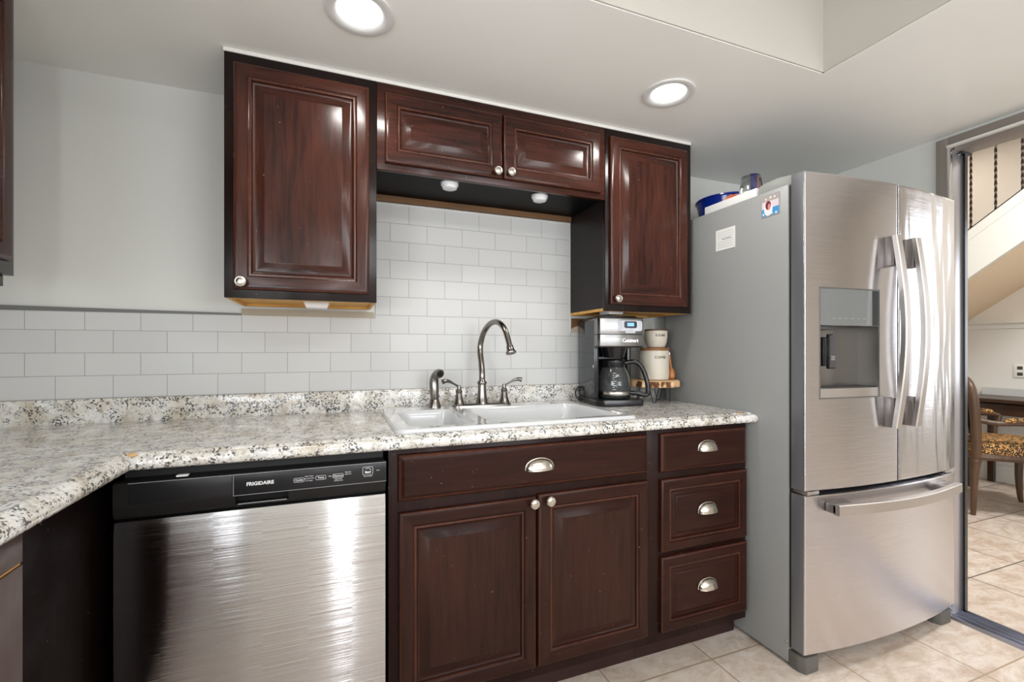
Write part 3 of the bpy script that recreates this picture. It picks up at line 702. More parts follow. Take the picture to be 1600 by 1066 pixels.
# control fascia with a pocket handle
bm = bmesh.new()
zt = .859
def fas(x0, x1, pts, mi=0): prism(bm, pts, 'X', x0, x1, mi)
PX0, PX1 = -1.452, -1.328
full = [(-.585, .770), (-.628, .770), (-.637, .778), (-.641, .800), (-.641, .802), (-.640, zt-.003), (-.637, zt), (-.585, zt)]
pocket = [(-.585, .802), (-.641, .802), (-.640, zt-.003), (-.637, zt), (-.585, zt)]
fas(DX0, PX0, full); fas(PX1, DX1, full); fas(PX0, PX1, pocket)
fas(PX0, PX1, [(-.585, .770), (-.628, .770), (-.636, .775), (-.636, .779), (-.618, .776), (-.600, .776), (-.600, .802), (-.585, .802)])
cp = obj('control_panel', bm, m_panel2, t)
bm = bmesh.new(); box(bm, -1.455, DX1+.002, -.6425, -.640, .8035, zt-.002, .0008); obj('fascia_plate', bm, m_panel, cp)
bm = bmesh.new(); box(bm, DX0+.03, -1.458, -.6418, -.639, .806, zt-.002, .0008); obj('fascia_plate', bm, m_panel, cp)
bm = bmesh.new()
box(bm, -1.455, DX1+.002, -.6432, -.6424, .8028, .8040); box(bm, -1.4556, -1.4544, -.6432, -.6424, .803, zt-.002); box(bm, DX0+.03, DX1+.002, -.6432, -.6415, zt-.0022, zt-.001)
box(bm, PX0+.006, PX1-.004, -.6375, -.6360, .7785, .7805)
obj('fascia_trim', bm, mat('grey_trim_line', (.30, .30, .30), .35), cp)
def letters(parent, s, size, x, z, y, m=m_text, bold=0.0, sx=1.0, rz=0, name='lettering'):
    bm = text_bm(s, size, T(x, y, z) @ FRONT, .0002, bold, sx); return obj(name, bm, m, parent)
letters(cp, 'FRIGIDAIRE', .0125, -1.394, .8300, -.6431, bold=.0004, sx=1.0)
def oval(parent, x, z, w_, h_, y):
    bm = bmesh.new(); L1 = rrect(0, 0, w_, h_, h_*.3, 0, 4); L2 = rrect(0, 0, w_-.0016, h_-.0016, h_*.25, 0, 4)
    V = ringfaces(bm, [L1, L2]); bm.transform(T(x, y, z) @ FRONT); obj('button_outline', bm, m_text, parent)
for s_, x, z in (('Cycles', -1.302, .8285), ('Temp', -1.248, .8300), ('Options', -1.204, .8305)):
    oval(cp, x, z, .026 if s_ != 'Options' else .028, .0115, -.6431); letters(cp, s_, .0072, x, z, -.6431, bold=.0001)
for s_, x, z in (('Heavy Wash', -1.277, .8365), ('Normal Wash', -1.2765, .8305), ('1 Hr Wash', -1.278, .8245), ('High', -1.225, .8315), ('Heat Dry', -1.178, .8385), ('Delay Hrs', -1.178, .8330), ('Hold 3 sec', -1.203, .8215), ('Control Lock', -1.203, .8175), ('Press to Start', -1.125, .8215), ('Clean', -1.098, .836)):
    letters(cp, s_, .0042, x, z, -.6431)
bm = bmesh.new(); box(bm, -1.139, -1.112, -.6432, -.6425, .8255, .8475, .0003); so = obj('start_button', bm, m_blackm, cp)
bm = bmesh.new(); L1 = rrect(0, 0, .028, .023, .004, 0, 4); L2 = rrect(0, 0, .0264, .0214, .0035, 0, 4); ringfaces(bm, [L1, L2]); bm.transform(T(-1.1255, -.6435, .8365) @ FRONT); obj('button_outline', bm, m_text, so)
letters(so, 'Start', .0080, -1.1255, .8330, -.6437, bold=.0004); 
bm = bmesh.new(); tube(bm, [(-1.1255+.008*math.cos(a/8*PI*.8), -.6436, .8375+.007*math.sin(a/8*PI*.8)) for a in range(9)], .0006, 6); obj('button_arc', bm, m_text, so)
bm = bmesh.new(); box(bm, -1.58, -1.555, -.636, -.62, .8625, .8665, .001); obj('mounting_tab', bm, m_text, t)

# ------------------------------------------------------------------ refrigerator
t = fr = thing('refrigerator', 'stainless french-door refrigerator with water dispenser and grey sides', 'refrigerator', (.83, -.5, 0))
FX0, FX1 = .364, 1.288
bm = bmesh.new(); box(bm, FX0, FX1-.004, -.777, -.10, .012, 1.797, .004); 
case = obj('case', bm, m_greyside, t)
bm = bmesh.new(); box(bm, FX0+.006, FX1-.01, -.790, -.7765, .07, 1.79); obj('gasket', bm, m_blackm, t)
def arcY(x): 
    u = (x-.826)/.462
    return -.8415-.034*(1-u*u)
def curved_door(name, x0, x1, z0, z1, m, hole=None, yb=-.790, rad=.004):
    bm = bmesh.new(); e = [0, .0015, .004, .008, .012]
    xs = sorted(set([round(v, 5) for v in [x0+q for q in e]+[x1-q for q in e]+[x0+(x1-x0)*i/14 for i in range(1, 14)]+([hole[0], hole[1]] if hole else [])]))
    zs = sorted(set([round(v, 5) for v in [z0+q for q in e]+[z1-q for q in e]+([hole[2], hole[3]] if hole else [])]))
    def Y(x, z):
        def ed(d): d = min(max(d, 0), rad); return rad-math.sqrt(max(rad*rad-(rad-d)**2, 0))
        return arcY(x)+max(ed(min(x-x0, x1-x)), ed(min(z-z0, z1-z)))
    G = {(i, j): bm.verts.new((x, Y(x, z), z)) for i, x in enumerate(xs) for j, z in enumerate(zs)}
    for i in range(len(xs)-1):
        for j in range(len(zs)-1):
            if hole and hole[0]-1e-4 < (xs[i]+xs[i+1])/2 < hole[1] and hole[2] < (zs[j]+zs[j+1])/2 < hole[3]: continue
            bm.faces.new((G[i, j], G[i+1, j], G[i+1, j+1], G[i, j+1]))
    nx, nz = len(xs), len(zs)
    ring = [(i, 0) for i in range(nx)]+[(nx-1, j) for j in range(1, nz)]+[(i, nz-1) for i in range(nx-2, -1, -1)]+[(0, j) for j in range(nz-2, 0, -1)]
    R2 = [bm.verts.new((G[k].co.x, yb, G[k].co.z)) for k in ring]
    for a in range(len(ring)):
        b = (a+1) % len(ring); f = bm.faces.new((G[ring[a]], R2[a], R2[b], G[ring[b]]))
        if abs(f.calc_center_median().x-x0) < .002: f.material_index = 1
    bm.faces.new(R2)
    finish(bm, .9)
    return obj(name, bm, m, fr)
HX0, HX1, HZ0, HZ1 = .430, .722, 1.002, 1.404
ld = curved_door('refrigerator_door', .362, .8325, .667, 1.824, [m_fr, m_doorside], (HX0, HX1, HZ0, HZ1))
ld['label'] = 'left refrigerator door with the water dispenser'
rd = curved_door('refrigerator_door', .8405, FX1, .667, 1.824, [m_frw, m_doorside])
rd['label'] = 'right refrigerator door with wavy bright reflections'
fd = curved_door('freezer_drawer', .362, FX1, .076, .650, [m_fr, m_doorside], None)
bm = bmesh.new(); box(bm, .8330, .8400, -.8725, -.80, .67, 1.820); obj('door_gap_shade', bm, m_blackm, t)  # black strip stands in for the shade in the gap between doors
# dispenser
bm = bmesh.new(); yd = arcY(.50)+.002
def arc_plate(bm, xa, xb, za, zb_, dy, th):
    n_ = max(2, int((xb-xa)/.03)); xs = [xa+(xb-xa)*i/n_ for i in range(n_+1)]
    prism(bm, [(x, arcY(x)+dy) for x in xs]+[(x, arcY(x)+dy+th) for x in xs[::-1]], 'Z', za, zb_)
box(bm, HX0, HX1, -.800, -.795, HZ0, HZ1); box(bm, HX0, HX0+.004, arcY(HX0)+.001, -.795, HZ0, HZ1); box(bm, HX1-.004, HX1, arcY(HX1)+.001, -.795, HZ0, HZ1)
ds = obj('dispenser_cavity', bm, m_dispc, ld)
bm = bmesh.new(); arc_plate(bm, HX0+.001, HX1-.001, HZ1-.136, HZ1-.001, .0005, .03); obj('dispenser_display', bm, m_dispg, ds)
bm = bmesh.new(); arc_plate(bm, HX1-.036, HX1-.003, HZ1-.134, HZ1-.003, -.0006, .001); obj('display_end', bm, mat('dark_display_end', (.03, .032, .035), .12), ds)
bm = bmesh.new(); arc_plate(bm, HX0+.001, HX1-.001, HZ0+.001, HZ0+.034, .0005, .004); box(bm, HX0+.004, HX1-.004, -.842, -.797, HZ0+.001, HZ0+.034); tr = obj('drip_tray', bm, m_handle, ds)
bm = bmesh.new(); prism(bm, [(HX0+.006, -.800), (HX0+.006, -.842), (HX1-.006, -.858), (HX1-.006, -.800)], 'Z', HZ0+.034, HZ0+.038); obj('drip_grille', bm, m_gasket, tr)
bm = bmesh.new(); box(bm, .452, .480, yd+.010, -.800, 1.118, 1.225, .004); box(bm, .475, .516, yd+.006, yd+.016, 1.108, 1.236, .003); pd = obj('dispenser_paddle', bm, m_black, ds)
bm = bmesh.new(); box(bm, .480, .511, yd+.0045, yd+.0062, 1.113, 1.231, .0006); obj('paddle_face', bm, m_gasket, pd)
bm = bmesh.new()
for k in range(3): tube(bm, [(.486+i*.003, yd+.004, 1.142+k*.006+.0015*math.sin(i*1.5)) for i in range(8)], .0006, 5)
obj('paddle_mark', bm, m_text, pd)
bm = bmesh.new(); box(bm, HX0+.01, HX0+.085, yd+.012, -.80, 1.252, 1.266, .002); obj('nozzle_bar', bm, m_gasket, ds)
bm = bmesh.new()
for k in range(6): arc_plate(bm, .486+k*.030, .498+k*.030, 1.2935, 1.2955, -.0006, .001)
obj('display_mark', bm, mat('grey_display_marks', (.32, .34, .34), .4), ds)
bm = bmesh.new(); e_ = .0035
arc_plate(bm, HX0-e_, HX1+e_, HZ1-.0005, HZ1+e_, -.0012, .002); arc_plate(bm, HX0-e_, HX1+e_, HZ0-e_, HZ0+.0005, -.0012, .002)
arc_plate(bm, HX0-e_, HX0+.0005, HZ0-e_, HZ1+e_, -.0012, .002); arc_plate(bm, HX1-.0005, HX1+e_, HZ0-e_, HZ1+e_, -.0012, .002)
obj('dispenser_rim', bm, mat('rim_grey', (.16, .155, .15), .35, .5), ds)
# handles
def vhandle(x, parent):
    bm = bmesh.new(); z0, z1 = .882, 1.612; n = 24; t_ = bmesh.new(); rows = []
    for i in range(n+1):
        u = i/n; z = z0+(z1-z0)*u; bow = math.sin(PI*u)
        yf = -.915-.032*bow; yb_ = yf+.016+.003*bow
        hw = .0165
        rows.append([t_.verts.new(p) for p in ((x-hw, yb_, z), (x-hw, yf+.003, z), (x-hw+.004, yf, z), (x+hw-.004, yf, z), (x+hw, yf+.003, z), (x+hw, yb_, z))])
    for A, Bq in zip(rows[:-1], rows[1:]):
        for k in range(6): t_.faces.new((A[k], A[(k+1) % 6], Bq[(k+1) % 6], Bq[k]))
    t_.faces.new(rows[0]); t_.faces.new(rows[-1][::-1]); merge(bm, t_)
    o = obj('door_handle', bm, m_handle, parent)
    for a, b in ((z0, z0+.115), (z1-.115, z1)):
        bm = bmesh.new(); box(bm, x-.015, x+.013, -.905, arcY(x)+.002, a, b, .003); obj('handle_mount', bm, mat('handle_mount_taupe', (.20, .175, .165), .35, .7) if 'handle_mount_taupe' not in bpy.data.materials else bpy.data.materials['handle_mount_taupe'], o) if False else obj('handle_mount', bm, HM, parent)
HM = mat('handle_mount_taupe', (.22, .195, .185), .35, .7)
vhandle(.771, ld); vhandle(.892, rd)
bm = bmesh.new(); t_ = bmesh.new(); rows = []; n = 28; hx0, hx1 = .452, 1.205
for i in range(n+1):
    x = hx0+(hx1-hx0)*i/n; bow = math.sin(PI*i/n)
    yf = -.905-.040*bow; z0_, z1_ = .588, .626
    rows.append([t_.verts.new(p) for p in ((x, yf+.022, z0_), (x, yf+.003, z0_), (x, yf, z0_+.003), (x, yf, z1_-.003), (x, yf+.003, z1_), (x, yf+.022, z1_))])
for A, Bq in zip(rows[:-1], rows[1:]):
    for k in range(6): t_.faces.new((A[k], A[(k+1) % 6], Bq[(k+1) % 6], Bq[k]))
t_.faces.new(rows[0]); t_.faces.new(rows[-1][::-1]); merge(bm, t_)
obj('drawer_handle', bm, m_handle, fd)
for a, b in ((hx0, hx0+.10), (hx1-.10, hx1)):
    bm = bmesh.new(); box(bm, a, b, -.893, arcY((a+b)/2)+.004, .590, .624, .003); obj('handle_mount', bm, HM, fd)
# hinges, feet
bm = bmesh.new(); prism(bm, [(-.634, 1.797), (-.636, 1.830), (-.66, 1.838), (-.72, 1.840), (-.775, 1.833), (-.80, 1.828), (-.80, 1.797)], 'X', .378, .47, r=.003)
obj('hinge_cover', bm, mat('hinge_cover_grey', (.33, .34, .32), .45), t)
bm = bmesh.new(); prism(bm, [(-.60, 1.797), (-.66, 1.835), (-.76, 1.838), (-.80, 1.828), (-.80, 1.797)], 'X', FX1-.10, FX1-.012, r=.003); obj('hinge_cover', bm, bpy.data.materials['hinge_cover_grey'], t)
bm = bmesh.new(); box(bm, .372, .432, -.846, -.780, .6525, .6650, .002); obj('hinge_bracket', bm, m_handle, t)
bm = bmesh.new(); box(bm, FX1-.07, FX1-.01, -.846, -.780, .6525, .6650, .002); obj('hinge_bracket', bm, m_handle, t)
for a, b in ((.364, .445), (FX1-.10, FX1-.012)):
    bm = bmesh.new(); prism(bm, [(a, -.776), (a, -.812), (a+.012, -.838), (b-.006, -.838), (b, -.832), (b, -.776)], 'Z', .0, .060, r=.004); obj('foot_cover', bm, m_foot, t)
bm = bmesh.new(); box(bm, .45, FX1-.11, -.775, -.76, .005, .075); obj('kick_grille', bm, m_blackm, t)
bm = bmesh.new(); lathe(bm, [(0, 0), (.006, 0), (.005, .003), (0, .0035)], (0, 0, 0), 12, T(.364, -.768, .085) @ Matrix.Rotation(-PI/2, 4, 'Y')); obj('screw', bm, m_handle, case)

# things on the refrigerator
SIDE = T(.3635, 0, 0)
m_card = mat('white_card', (.74, .74, .72), .6)
def side_box(bm, y0, y1, z0, z1, x0, x1): box(bm, x0, x1, y1, y0, z0, z1)
bm = bmesh.new(); box(bm, .3620, .3638, -.535, -.431, 1.613, 1.704)
cdn = tag(obj('square_card', bm, m_card), 'square white card stuck on the grey refrigerator side', 'card')
ROT = Matrix.Rotation(-PI/2, 4, 'Z') @ FRONT                # text facing -X
bm = bmesh.new()
for k, h_ in enumerate((.004, .006, .005, .006, .004, .006, .005)): box(bm, .3615, .3621, -.516+k*.0075, -.5125+k*.0075, 1.657, 1.657+h_)
obj('lettering', bm, mat('charcoal_ink', (.05, .05, .05), .6), cdn)
bm = bmesh.new()
for k in range(7):
    zz = 1.690-k*.0105
    if abs(zz-1.66) < .006: continue
    box(bm, .3617, .3621, -.525, -.442, zz-.0018, zz+.0018)
obj('faint_print', bm, mat('faint_grey_print', (.60, .60, .585), .6), cdn)
t = thing('picture_magnet', 'small colourful picture magnet near the top front of the refrigerator side', 'magnet', (.3625, -.703, 1.698))
def mg(name, y0, y1, z0, z1, m, x=.3618, p=None):
    bm = bmesh.new(); box(bm, x, .3638, -.743+y0, -.743+y1, z0, z1); return obj(name, bm, m, p or t)
card = mg('backing', 0, .081, 1.698, 1.782, mat('magnet_grey', (.33, .33, .36), .3), .3622)
mg('title_band', .004, .077, 1.757, 1.779, mat('magnet_band', (.42, .36, .34), .35), .3619, card)
mg('upper_field', .004, .077, 1.730, 1.757, mat('magnet_pale_pink', (.72, .62, .66), .35), .3619, card)
mg('lower_field', .004, .077, 1.702, 1.730, mat('magnet_blue', (.05, .30, .62), .35), .3619, card)
def disc(name, y, z, r1, r2, m, x=.3614):
    bm = bmesh.new(); lathe(bm, [(1, 0), (0, 0)], (0, 0, 0), 20, T(x, y, z) @ Matrix.Diagonal((1, r1, r2, 1)) @ Matrix.Rotation(PI/2, 4, 'Y')); obj(name, bm, m, card)
disc('pale_oval', -.694, 1.727, .019, .026, mat('magnet_white', (.8, .78, .78), .4), .36175)
disc('dark_oval', -.694, 1.741, .012, .017, mat('magnet_dark_red', (.16, .02, .03), .4), .3616)
disc('pink_oval', -.698, 1.735, .006, .012, mat('magnet_rose', (.65, .25, .28), .4), .36145)
for y, z, a in ((-.728, 1.706, .006), (-.708, 1.708, .008), (-.690, 1.711, .009), (-.673, 1.709, .006), (-.722, 1.768, .005), (-.704, 1.769, .006), (-.684, 1.766, .004)):
    bm = bmesh.new(); box(bm, .3612, .3618, y-a*.6, y+a*.6, z-.003, z+.004); obj('white_mark', bm, bpy.data.materials['magnet_white'], card)

bm = bmesh.new()
lathe(bm, [(.0, .0), (.085, .0), (.105, .006), (.128, .05), (.140, .108), (.146, .112), (.146, .118), (.140, .120), (.134, .112), (.122, .055), (.10, .012), (0, .008)], (.60, -.265, 1.7975), 48)
m_blue = mat('glossy_blue_plastic', (.004, .018, .20), .15); n_ = N(m_blue)
bo = tag(obj('round_bowl', bm, m_blue), 'glossy blue bowl with an orange streak on top of the refrigerator', 'bowl')
bm = bmesh.new(); A0 = math.radians(-136); G = []
for i in range(13):
    u = i/12; z = .012+.094*u; r_ = (.107+(z-.012)*.56 if z < .05 else .128+(z-.05)*.207)+.0012
    G.append([bm.verts.new((.60+r_*math.cos(A0+math.radians(-52+58*u+w_)), -.265+r_*math.sin(A0+math.radians(-52+58*u+w_)), 1.7975+z)) for w_ in (0, 5, 10, 15)])
for A_, B_ in zip(G[:-1], G[1:]):
    for k in range(3): bm.faces.new((A_[k], A_[k+1], B_[k+1], B_[k]))
obj('orange_streak', bm, mat('orange_print', (.62, .11, .015), .3), bo)
bm = bmesh.new(); box(bm, .372, .49, -.632, -.355, 1.7975, 1.832, .002, 2)
tag(obj('flat_box', bm, mat('white_cardboard', (.76, .76, .74), .5)), 'flat white box on top of the refrigerator under the glass', 'box')
t = thing('glass_mug', 'upturned cut glass on the white box on top of the refrigerator', 'glass', (.440, -.548, 1.8325))
bm = bmesh.new(); seg = 48
prof_o = [(.0455, 0), (.047, .006), (.046, .025), (.041, .055), (.038, .070), (.0385, .080), (.036, .084)]
lathe(bm, prof_o+[(.0, .084)], (.440, -.548, 1.8325), seg)
for v in bm.verts:
    d_ = Vector((v.co.x-.44, v.co.y+.548)); 
    if d_.length > .02:
        a = math.atan2(d_.y, d_.x); k = 1+.022*math.cos(a*12+(v.co.z-1.83)*120)
        v.co.x = .44+d_.x*k; v.co.y = -.548+d_.y*k
lathe(bm, [(.0435, 0), (.040, .03), (.036, .065), (.033, .072), (0, .072)], (.440, -.548, 1.8325), seg)
obj('body', bm, m_glass, t)

# ------------------------------------------------------------------ coffee maker (local frame, front = -y)
cm = thing('coffee_maker', 'black and steel drip coffee maker with glass carafe beside the sink', 'coffee maker', (-.018, -.172, CT), math.radians(-9))
W2 = .108
bm = bmesh.new(); prism(bm, [(-W2, .125), (-W2, -.095), (-W2+.025, -.128), (W2-.012, -.132), (W2, -.12), (W2, .125)], 'Z', 0, .030, r=.004); base = obj('base', bm, m_black, cm, True)
bm = bmesh.new(); box(bm, -W2, -W2+.02, -.08, .122, .030, .385, .004); box(bm, -W2, W2, .028, .122, .030, .385, .004); box(bm, W2-.02, W2, .0, .122, .030, .385, .004)
tw = obj('tower', bm, m_black, cm, True)
bm = bmesh.new(); box(bm, -W2-.0015, -W2+.003, -.078, .121, .034, .382, .001); obj('side_panel', bm, m_sidecm, tw, True, 'glossy dark grey side panel mirroring the tiles')
bm = bmesh.new(); box(bm, -W2-.0025, -W2, -.070, -.064, .170, .182, .0005); obj('side_light', bm, m_text, tw, True)
def headpoly(k=0.0): return [(-W2-k, .10), (-W2-k, -.112), (-W2+.008, -.122-k), (W2-.008, -.122-k), (W2+k, -.112), (W2+k, .10)]
bm = bmesh.new(); prism(bm, headpoly(), 'Z', .260, .392, r=.003); hd = obj('brew_head', bm, m_black, cm, True)
bm = bmesh.new(); prism(bm, [(-W2-.001, .02), (-W2-.001, -.112), (-W2+.008, -.1235), (W2-.008, -.1235), (W2+.001, -.112), (W2+.001, .02)], 'Z', .3195, .388, r=.0015); su = obj('upper_band', bm, m_cmsteel, hd, True)
bm = bmesh.new(); prism(bm, [(-W2-.001, .02), (-W2-.001, -.112), (-W2+.008, -.1235), (W2-.008, -.1235), (W2+.001, -.112), (W2+.001, .02)], 'Z', .266, .3165, r=.0015); sl = obj('lower_band', bm, m_cmsteel, hd, True)
bm = bmesh.new(); prism(bm, [(-.085, .09), (-.085, -.095), (.085, -.095), (.085, .09)], 'Z', .392, .402, r=.004); obj('lid', bm, m_black, hd, True)
m_silver = mat('silver_plastic', (.55, .57, .62), .35)
bm = bmesh.new(); V = ringfaces(bm, [rrect(0, 0, .112, .046, .010, 0), rrect(0, 0, .112, .046, .010, .002)]); bm.faces.new(V[-1]); bm.transform(T(.042, -.1235, .356) @ FRONT)
box(bm, .018, .066, -.1255, -.1235, .324, .336, .001); pn = obj('button_plate', bm, m_silver, su, True)
bm = bmesh.new(); V = ringfaces(bm, [rrect(0, 0, .060, .030, .008, 0), rrect(0, 0, .060, .030, .008, .0012)]); bm.faces.new(V[-1]); bm.transform(T(.042, -.1255, .361) @ FRONT); obj('display_frame', bm, mat('navy_black_plastic', (.006, .008, .02), .15), pn, True)
bm = bmesh.new(); box(bm, .026, .058, -.1275, -.1266, .354, .369); obj('display', bm, m_lcd, pn, True)
bm = text_bm('12:00', .011, T(.042, -.1278, .3615) @ FRONT, .0001, 0, .8); obj('lettering', bm, mat('display_digits', (.5, .7, 1), .5), pn, True)
m_btn = mat('pale_button', (.48, .50, .55), .4)
for x, z, r_ in [(x, z, .0042) for x in (-.004, .088) for z in (.347, .360, .371)]+[(.042, .336, .008)]:
    bm = bmesh.new(); lathe(bm, [(0, 0), (r_, 0), (r_*.95, .0016), (0, .0022)], (0, 0, 0), 16, T(x, -.1255, z) @ Matrix.Rotation(PI/2, 4, 'X')); obj('button', bm, m_btn, pn, True)
bm = text_bm('Cuisinart', .022, T(.042, -.1238, .291) @ FRONT, .0003, .0004, .95); obj('lettering', bm, mat('grey_logo', (.75, .75, .75), .3, .6), sl, True)
# brew basket + carafe
bm = bmesh.new(); lathe(bm, [(.0, .215), (.045, .215), (.056, .25), (.058, .262), (0, .262)], (.0, -.045, 0), 32); obj('brew_basket', bm, m_black, cm, True)
bm = bmesh.new(); cxk, cyk = -.002, -.052
lathe(bm, [(.0, .033), (.058, .033), (.066, .040), (.072, .065), (.0735, .095), (.068, .130), (.055, .160), (.046, .178), (.046, .186), (.0435, .186), (.0435, .178), (.052, .158), (.065, .129), (.0705, .095), (.069, .066), (.062, .043), (0, .040)], (cxk, cyk, 0), 40)
cf = obj('carafe', bm, m_smoke, cm, True)
bm = bmesh.new(); lathe(bm, [(.0475, .168), (.050, .172), (.050, .200), (.044, .208), (0, .210)], (cxk, cyk, 0), 32); lathe(bm, [(.0475, .168), (.0475, .19), (0, .19)], (cxk, cyk, 0), 32); obj('collar', bm, m_black, cf, True)
bm = bmesh.new(); lathe(bm, [(.0725, .048), (.0745, .052), (.0745, .060), (.0728, .064)], (cxk, cyk, 0), 40); obj('steel_band', bm, m_nickel, cf, True)
bm = bmesh.new()
Q = smooth_pts([(cxk+.040, cyk-.028, .190), (cxk+.075, cyk-.050, .196), (cxk+.100, cyk-.066, .175), (cxk+.118, cyk-.078, .120), (cxk+.124, cyk-.082, .062), (cxk+.116, cyk-.077, .050), (cxk+.085, cyk-.056, .056), (cxk+.058, cyk-.038, .058)], 5)
tube(bm, Q, .0105, 12, 1.0); obj('carafe_handle', bm, m_black, cf, True)
bm = bmesh.new()
for k in range(9): tube(bm, [(cxk+.0742*math.cos(a), cyk+.0742*math.sin(a), .075+k*.009) for a in [math.radians(-120+q*3) for q in range(3 if k % 2 else 5)]], .0008, 5)
obj('level_mark', bm, m_text, cf, True)
bm = bmesh.new(); tube(bm, smooth_pts([(-.092, -.045, 1.00), (-.118, -.041, .992), (-.128, -.044, .965), (-.118, -.05, .940), (-.085, -.06, CT+.004)], 5), .0035, 8)
tag(obj('power_cord', bm, m_black), 'thin black power cord looping behind the coffee maker', 'cord')

# ------------------------------------------------------------------ wood slice stand with canisters
SXc, SYc = .224, -.180
t = thing('cake_stand', 'round wood slice riser on thin metal legs beside the refrigerator', 'stand', (SXc, SYc, CT))
bm = bmesh.new(); rnd = [(.114+.005*math.sin(k*1.7)+.003*math.sin(k*4.1)) for k in range(40)]
V = ringfaces(bm, [[Vector((SXc+rnd[k]*s_*math.cos(2*PI*k/40), SYc+rnd[k]*s_*math.sin(2*PI*k/40), z)) for k in range(40)] for s_, z in ((.95, 1.002), (.99, 1.005), (1.0, 1.02), (1.0, 1.030), (.985, 1.034))])
bm.faces.new(V[-1]); bm.faces.new(V[0][::-1])
sl_ = obj('wood_slice', bm, m_slice, t)
bark = mat('scalloped_bark', (.45, .24, .11), .8); n_ = N(bark)
n_.l(n_.ramp(n_.noise(n_.coord((1, 1, .4)), 48, 2, .5), [(.42, (.12, .045, .018)), (.50, (.50, .28, .13)), (.65, (.72, .50, .30))]), n_.b.inputs['Base Color'])
bm = bmesh.new(); V = ringfaces(bm, [[Vector((SXc+(rnd[k]+.0015)*math.cos(2*PI*k/40), SYc+(rnd[k]+.0015)*math.sin(2*PI*k/40), z)) for k in range(40)] for z in (1.004, 1.030)]); obj('bark', bm, bark, sl_)
for a in (-2.2, -.7, .6, 2.2):
    bm = bmesh.new(); x, y = SXc+.075*math.cos(a), SYc+.075*math.sin(a); ox, oy = -math.sin(a)*.022, math.cos(a)*.022
    tube(bm, smooth_pts([(x-ox, y-oy, 1.003), (x-ox*.3, y-oy*.3, CT+.006), (x, y, CT+.0025), (x+ox*.3, y+oy*.3, CT+.006), (x+ox, y+oy, 1.003)], 4), .0022, 8); obj('leg', bm, m_blackm, t)
cxn, cyn = .226, -.185
t = thing('coffee_canister', 'cream stoneware canister lettered COFFEE on the wood slice', 'canister', (cxn, cyn, 1.034))
bm = bmesh.new(); lathe(bm, [(0, 0), (.060, 0), (.066, .004), (.0675, .03), (.0675, .130), (.066, .140), (.062, .142), (.060, .13), (0, .128)], (cxn, cyn, 1.034), 48); cb_ = obj('body', bm, m_cer, t)
bm = bmesh.new(); lathe(bm, [(0, .140), (.067, .1405), (.068, .144), (.068, .152), (.066, .154), (0, .154)], (cxn, cyn, 1.034), 48); obj('lid', bm, m_wlid, t)
def wrap_text(s, size, cx, cy, r, z, a0, m, parent):
    bm = text_bm(s, size, FRONT, .0003, .0003, 1.0)
    for v in bm.verts:
        a = a0+v.co.x/r; rr = r-v.co.y
        v.co = Vector((cx+rr*math.cos(a), cy+rr*math.sin(a), z+v.co.z))
    obj('lettering', bm, m, parent)
m_ink = mat('brown_black_ink', (.04, .035, .03), .6)
acam = math.atan2(-1.9896-cyn, -1.2084-cxn)
wrap_text('COFFEE', .0165, cxn, cyn, .0678, 1.034+.108, acam+.42, m_ink, cb_)
sx_, sy_ = .234, -.185; sz_ = 1.034+.1545
t = thing('sugar_bowl', 'cream stoneware bowl lettered SUGAR stacked on the coffee canister', 'canister', (sx_, sy_, sz_))
bm = bmesh.new(); lathe(bm, [(0, 0), (.036, 0), (.042, .003), (.050, .025), (.0535, .050), (.054, .078), (.052, .081), (.050, .078), (0, .072)], (sx_, sy_, sz_), 48); sb = obj('body', bm, m_cer, t)
bm = bmesh.new(); lathe(bm, [(0, .0785), (.049, .0785), (.053, .081), (.053, .087), (.050, .088), (0, .088)], (sx_, sy_, sz_), 40); obj('lid', bm, mat('dark_wooden_lid', (.09, .035, .015), .5), t)
wrap_text('SUGAR', .0155, sx_, sy_, .0545, sz_+.058, acam+.40, m_ink, sb)
DXS = .010
t = thing('wooden_scoop', 'small orange wooden scoop standing against the coffee canister', 'scoop', (.303, -.205, 1.034))
bm = bmesh.new(); lathe(bm, [(0, .001), (.010, .001), (.0175, .010), (.0185, .028), (.014, .045), (.007, .055)], (.307, -.208, 1.034), 24)
tube(bm, smooth_pts([(.307, -.208, 1.086), (.302, -.207, 1.110), (.298, -.206, 1.140), (.297, -.206, 1.156)], 4), .0058, 10); obj('bowl_and_stem', bm, m_scoop, t)
bm = bmesh.new(); lathe(bm, [(0, 0), (.007, 0), (.0075, .005), (.006, .010), (0, .011)], (.297, -.206, 1.155), 16); obj('metal_ferrule', bm, m_nickel, t)
# torn wall patch and bare wood at the wall under the right cabinet
bm = bmesh.new(); prism(bm, [(-.132, 1.262), (-.075, 1.262), (-.07, 1.285), (-.09, 1.296), (-.115, 1.29), (-.132, 1.28)], 'Y', -.010, 0); struct('torn_plaster', bm, mat('torn_plaster_paint', (.50, .42, .34), .8), wb)
bm = bmesh.new(); prism(bm, [(-.132, 1.282), (-.115, 1.291), (-.09, 1.298), (-.07, 1.287), (-.05, 1.333), (-.132, 1.333)], 'Y', -.008, 0); struct('bare_board_patch', bm, wood_rawd, wb)
bm = bmesh.new(); box(bm, .215, .245, -.030, -.0095, 1.262, 1.3445); tag(obj('bare_wood_batten', bm, wood_rawd), 'bare brown wood batten behind the sugar bowl, under the right cabinet', 'batten')
bm = bmesh.new(); box(bm, .25, .29, -.020, -.0095, 1.262, 1.340); struct('pale_wall_strip', bm, m_edge, wb)

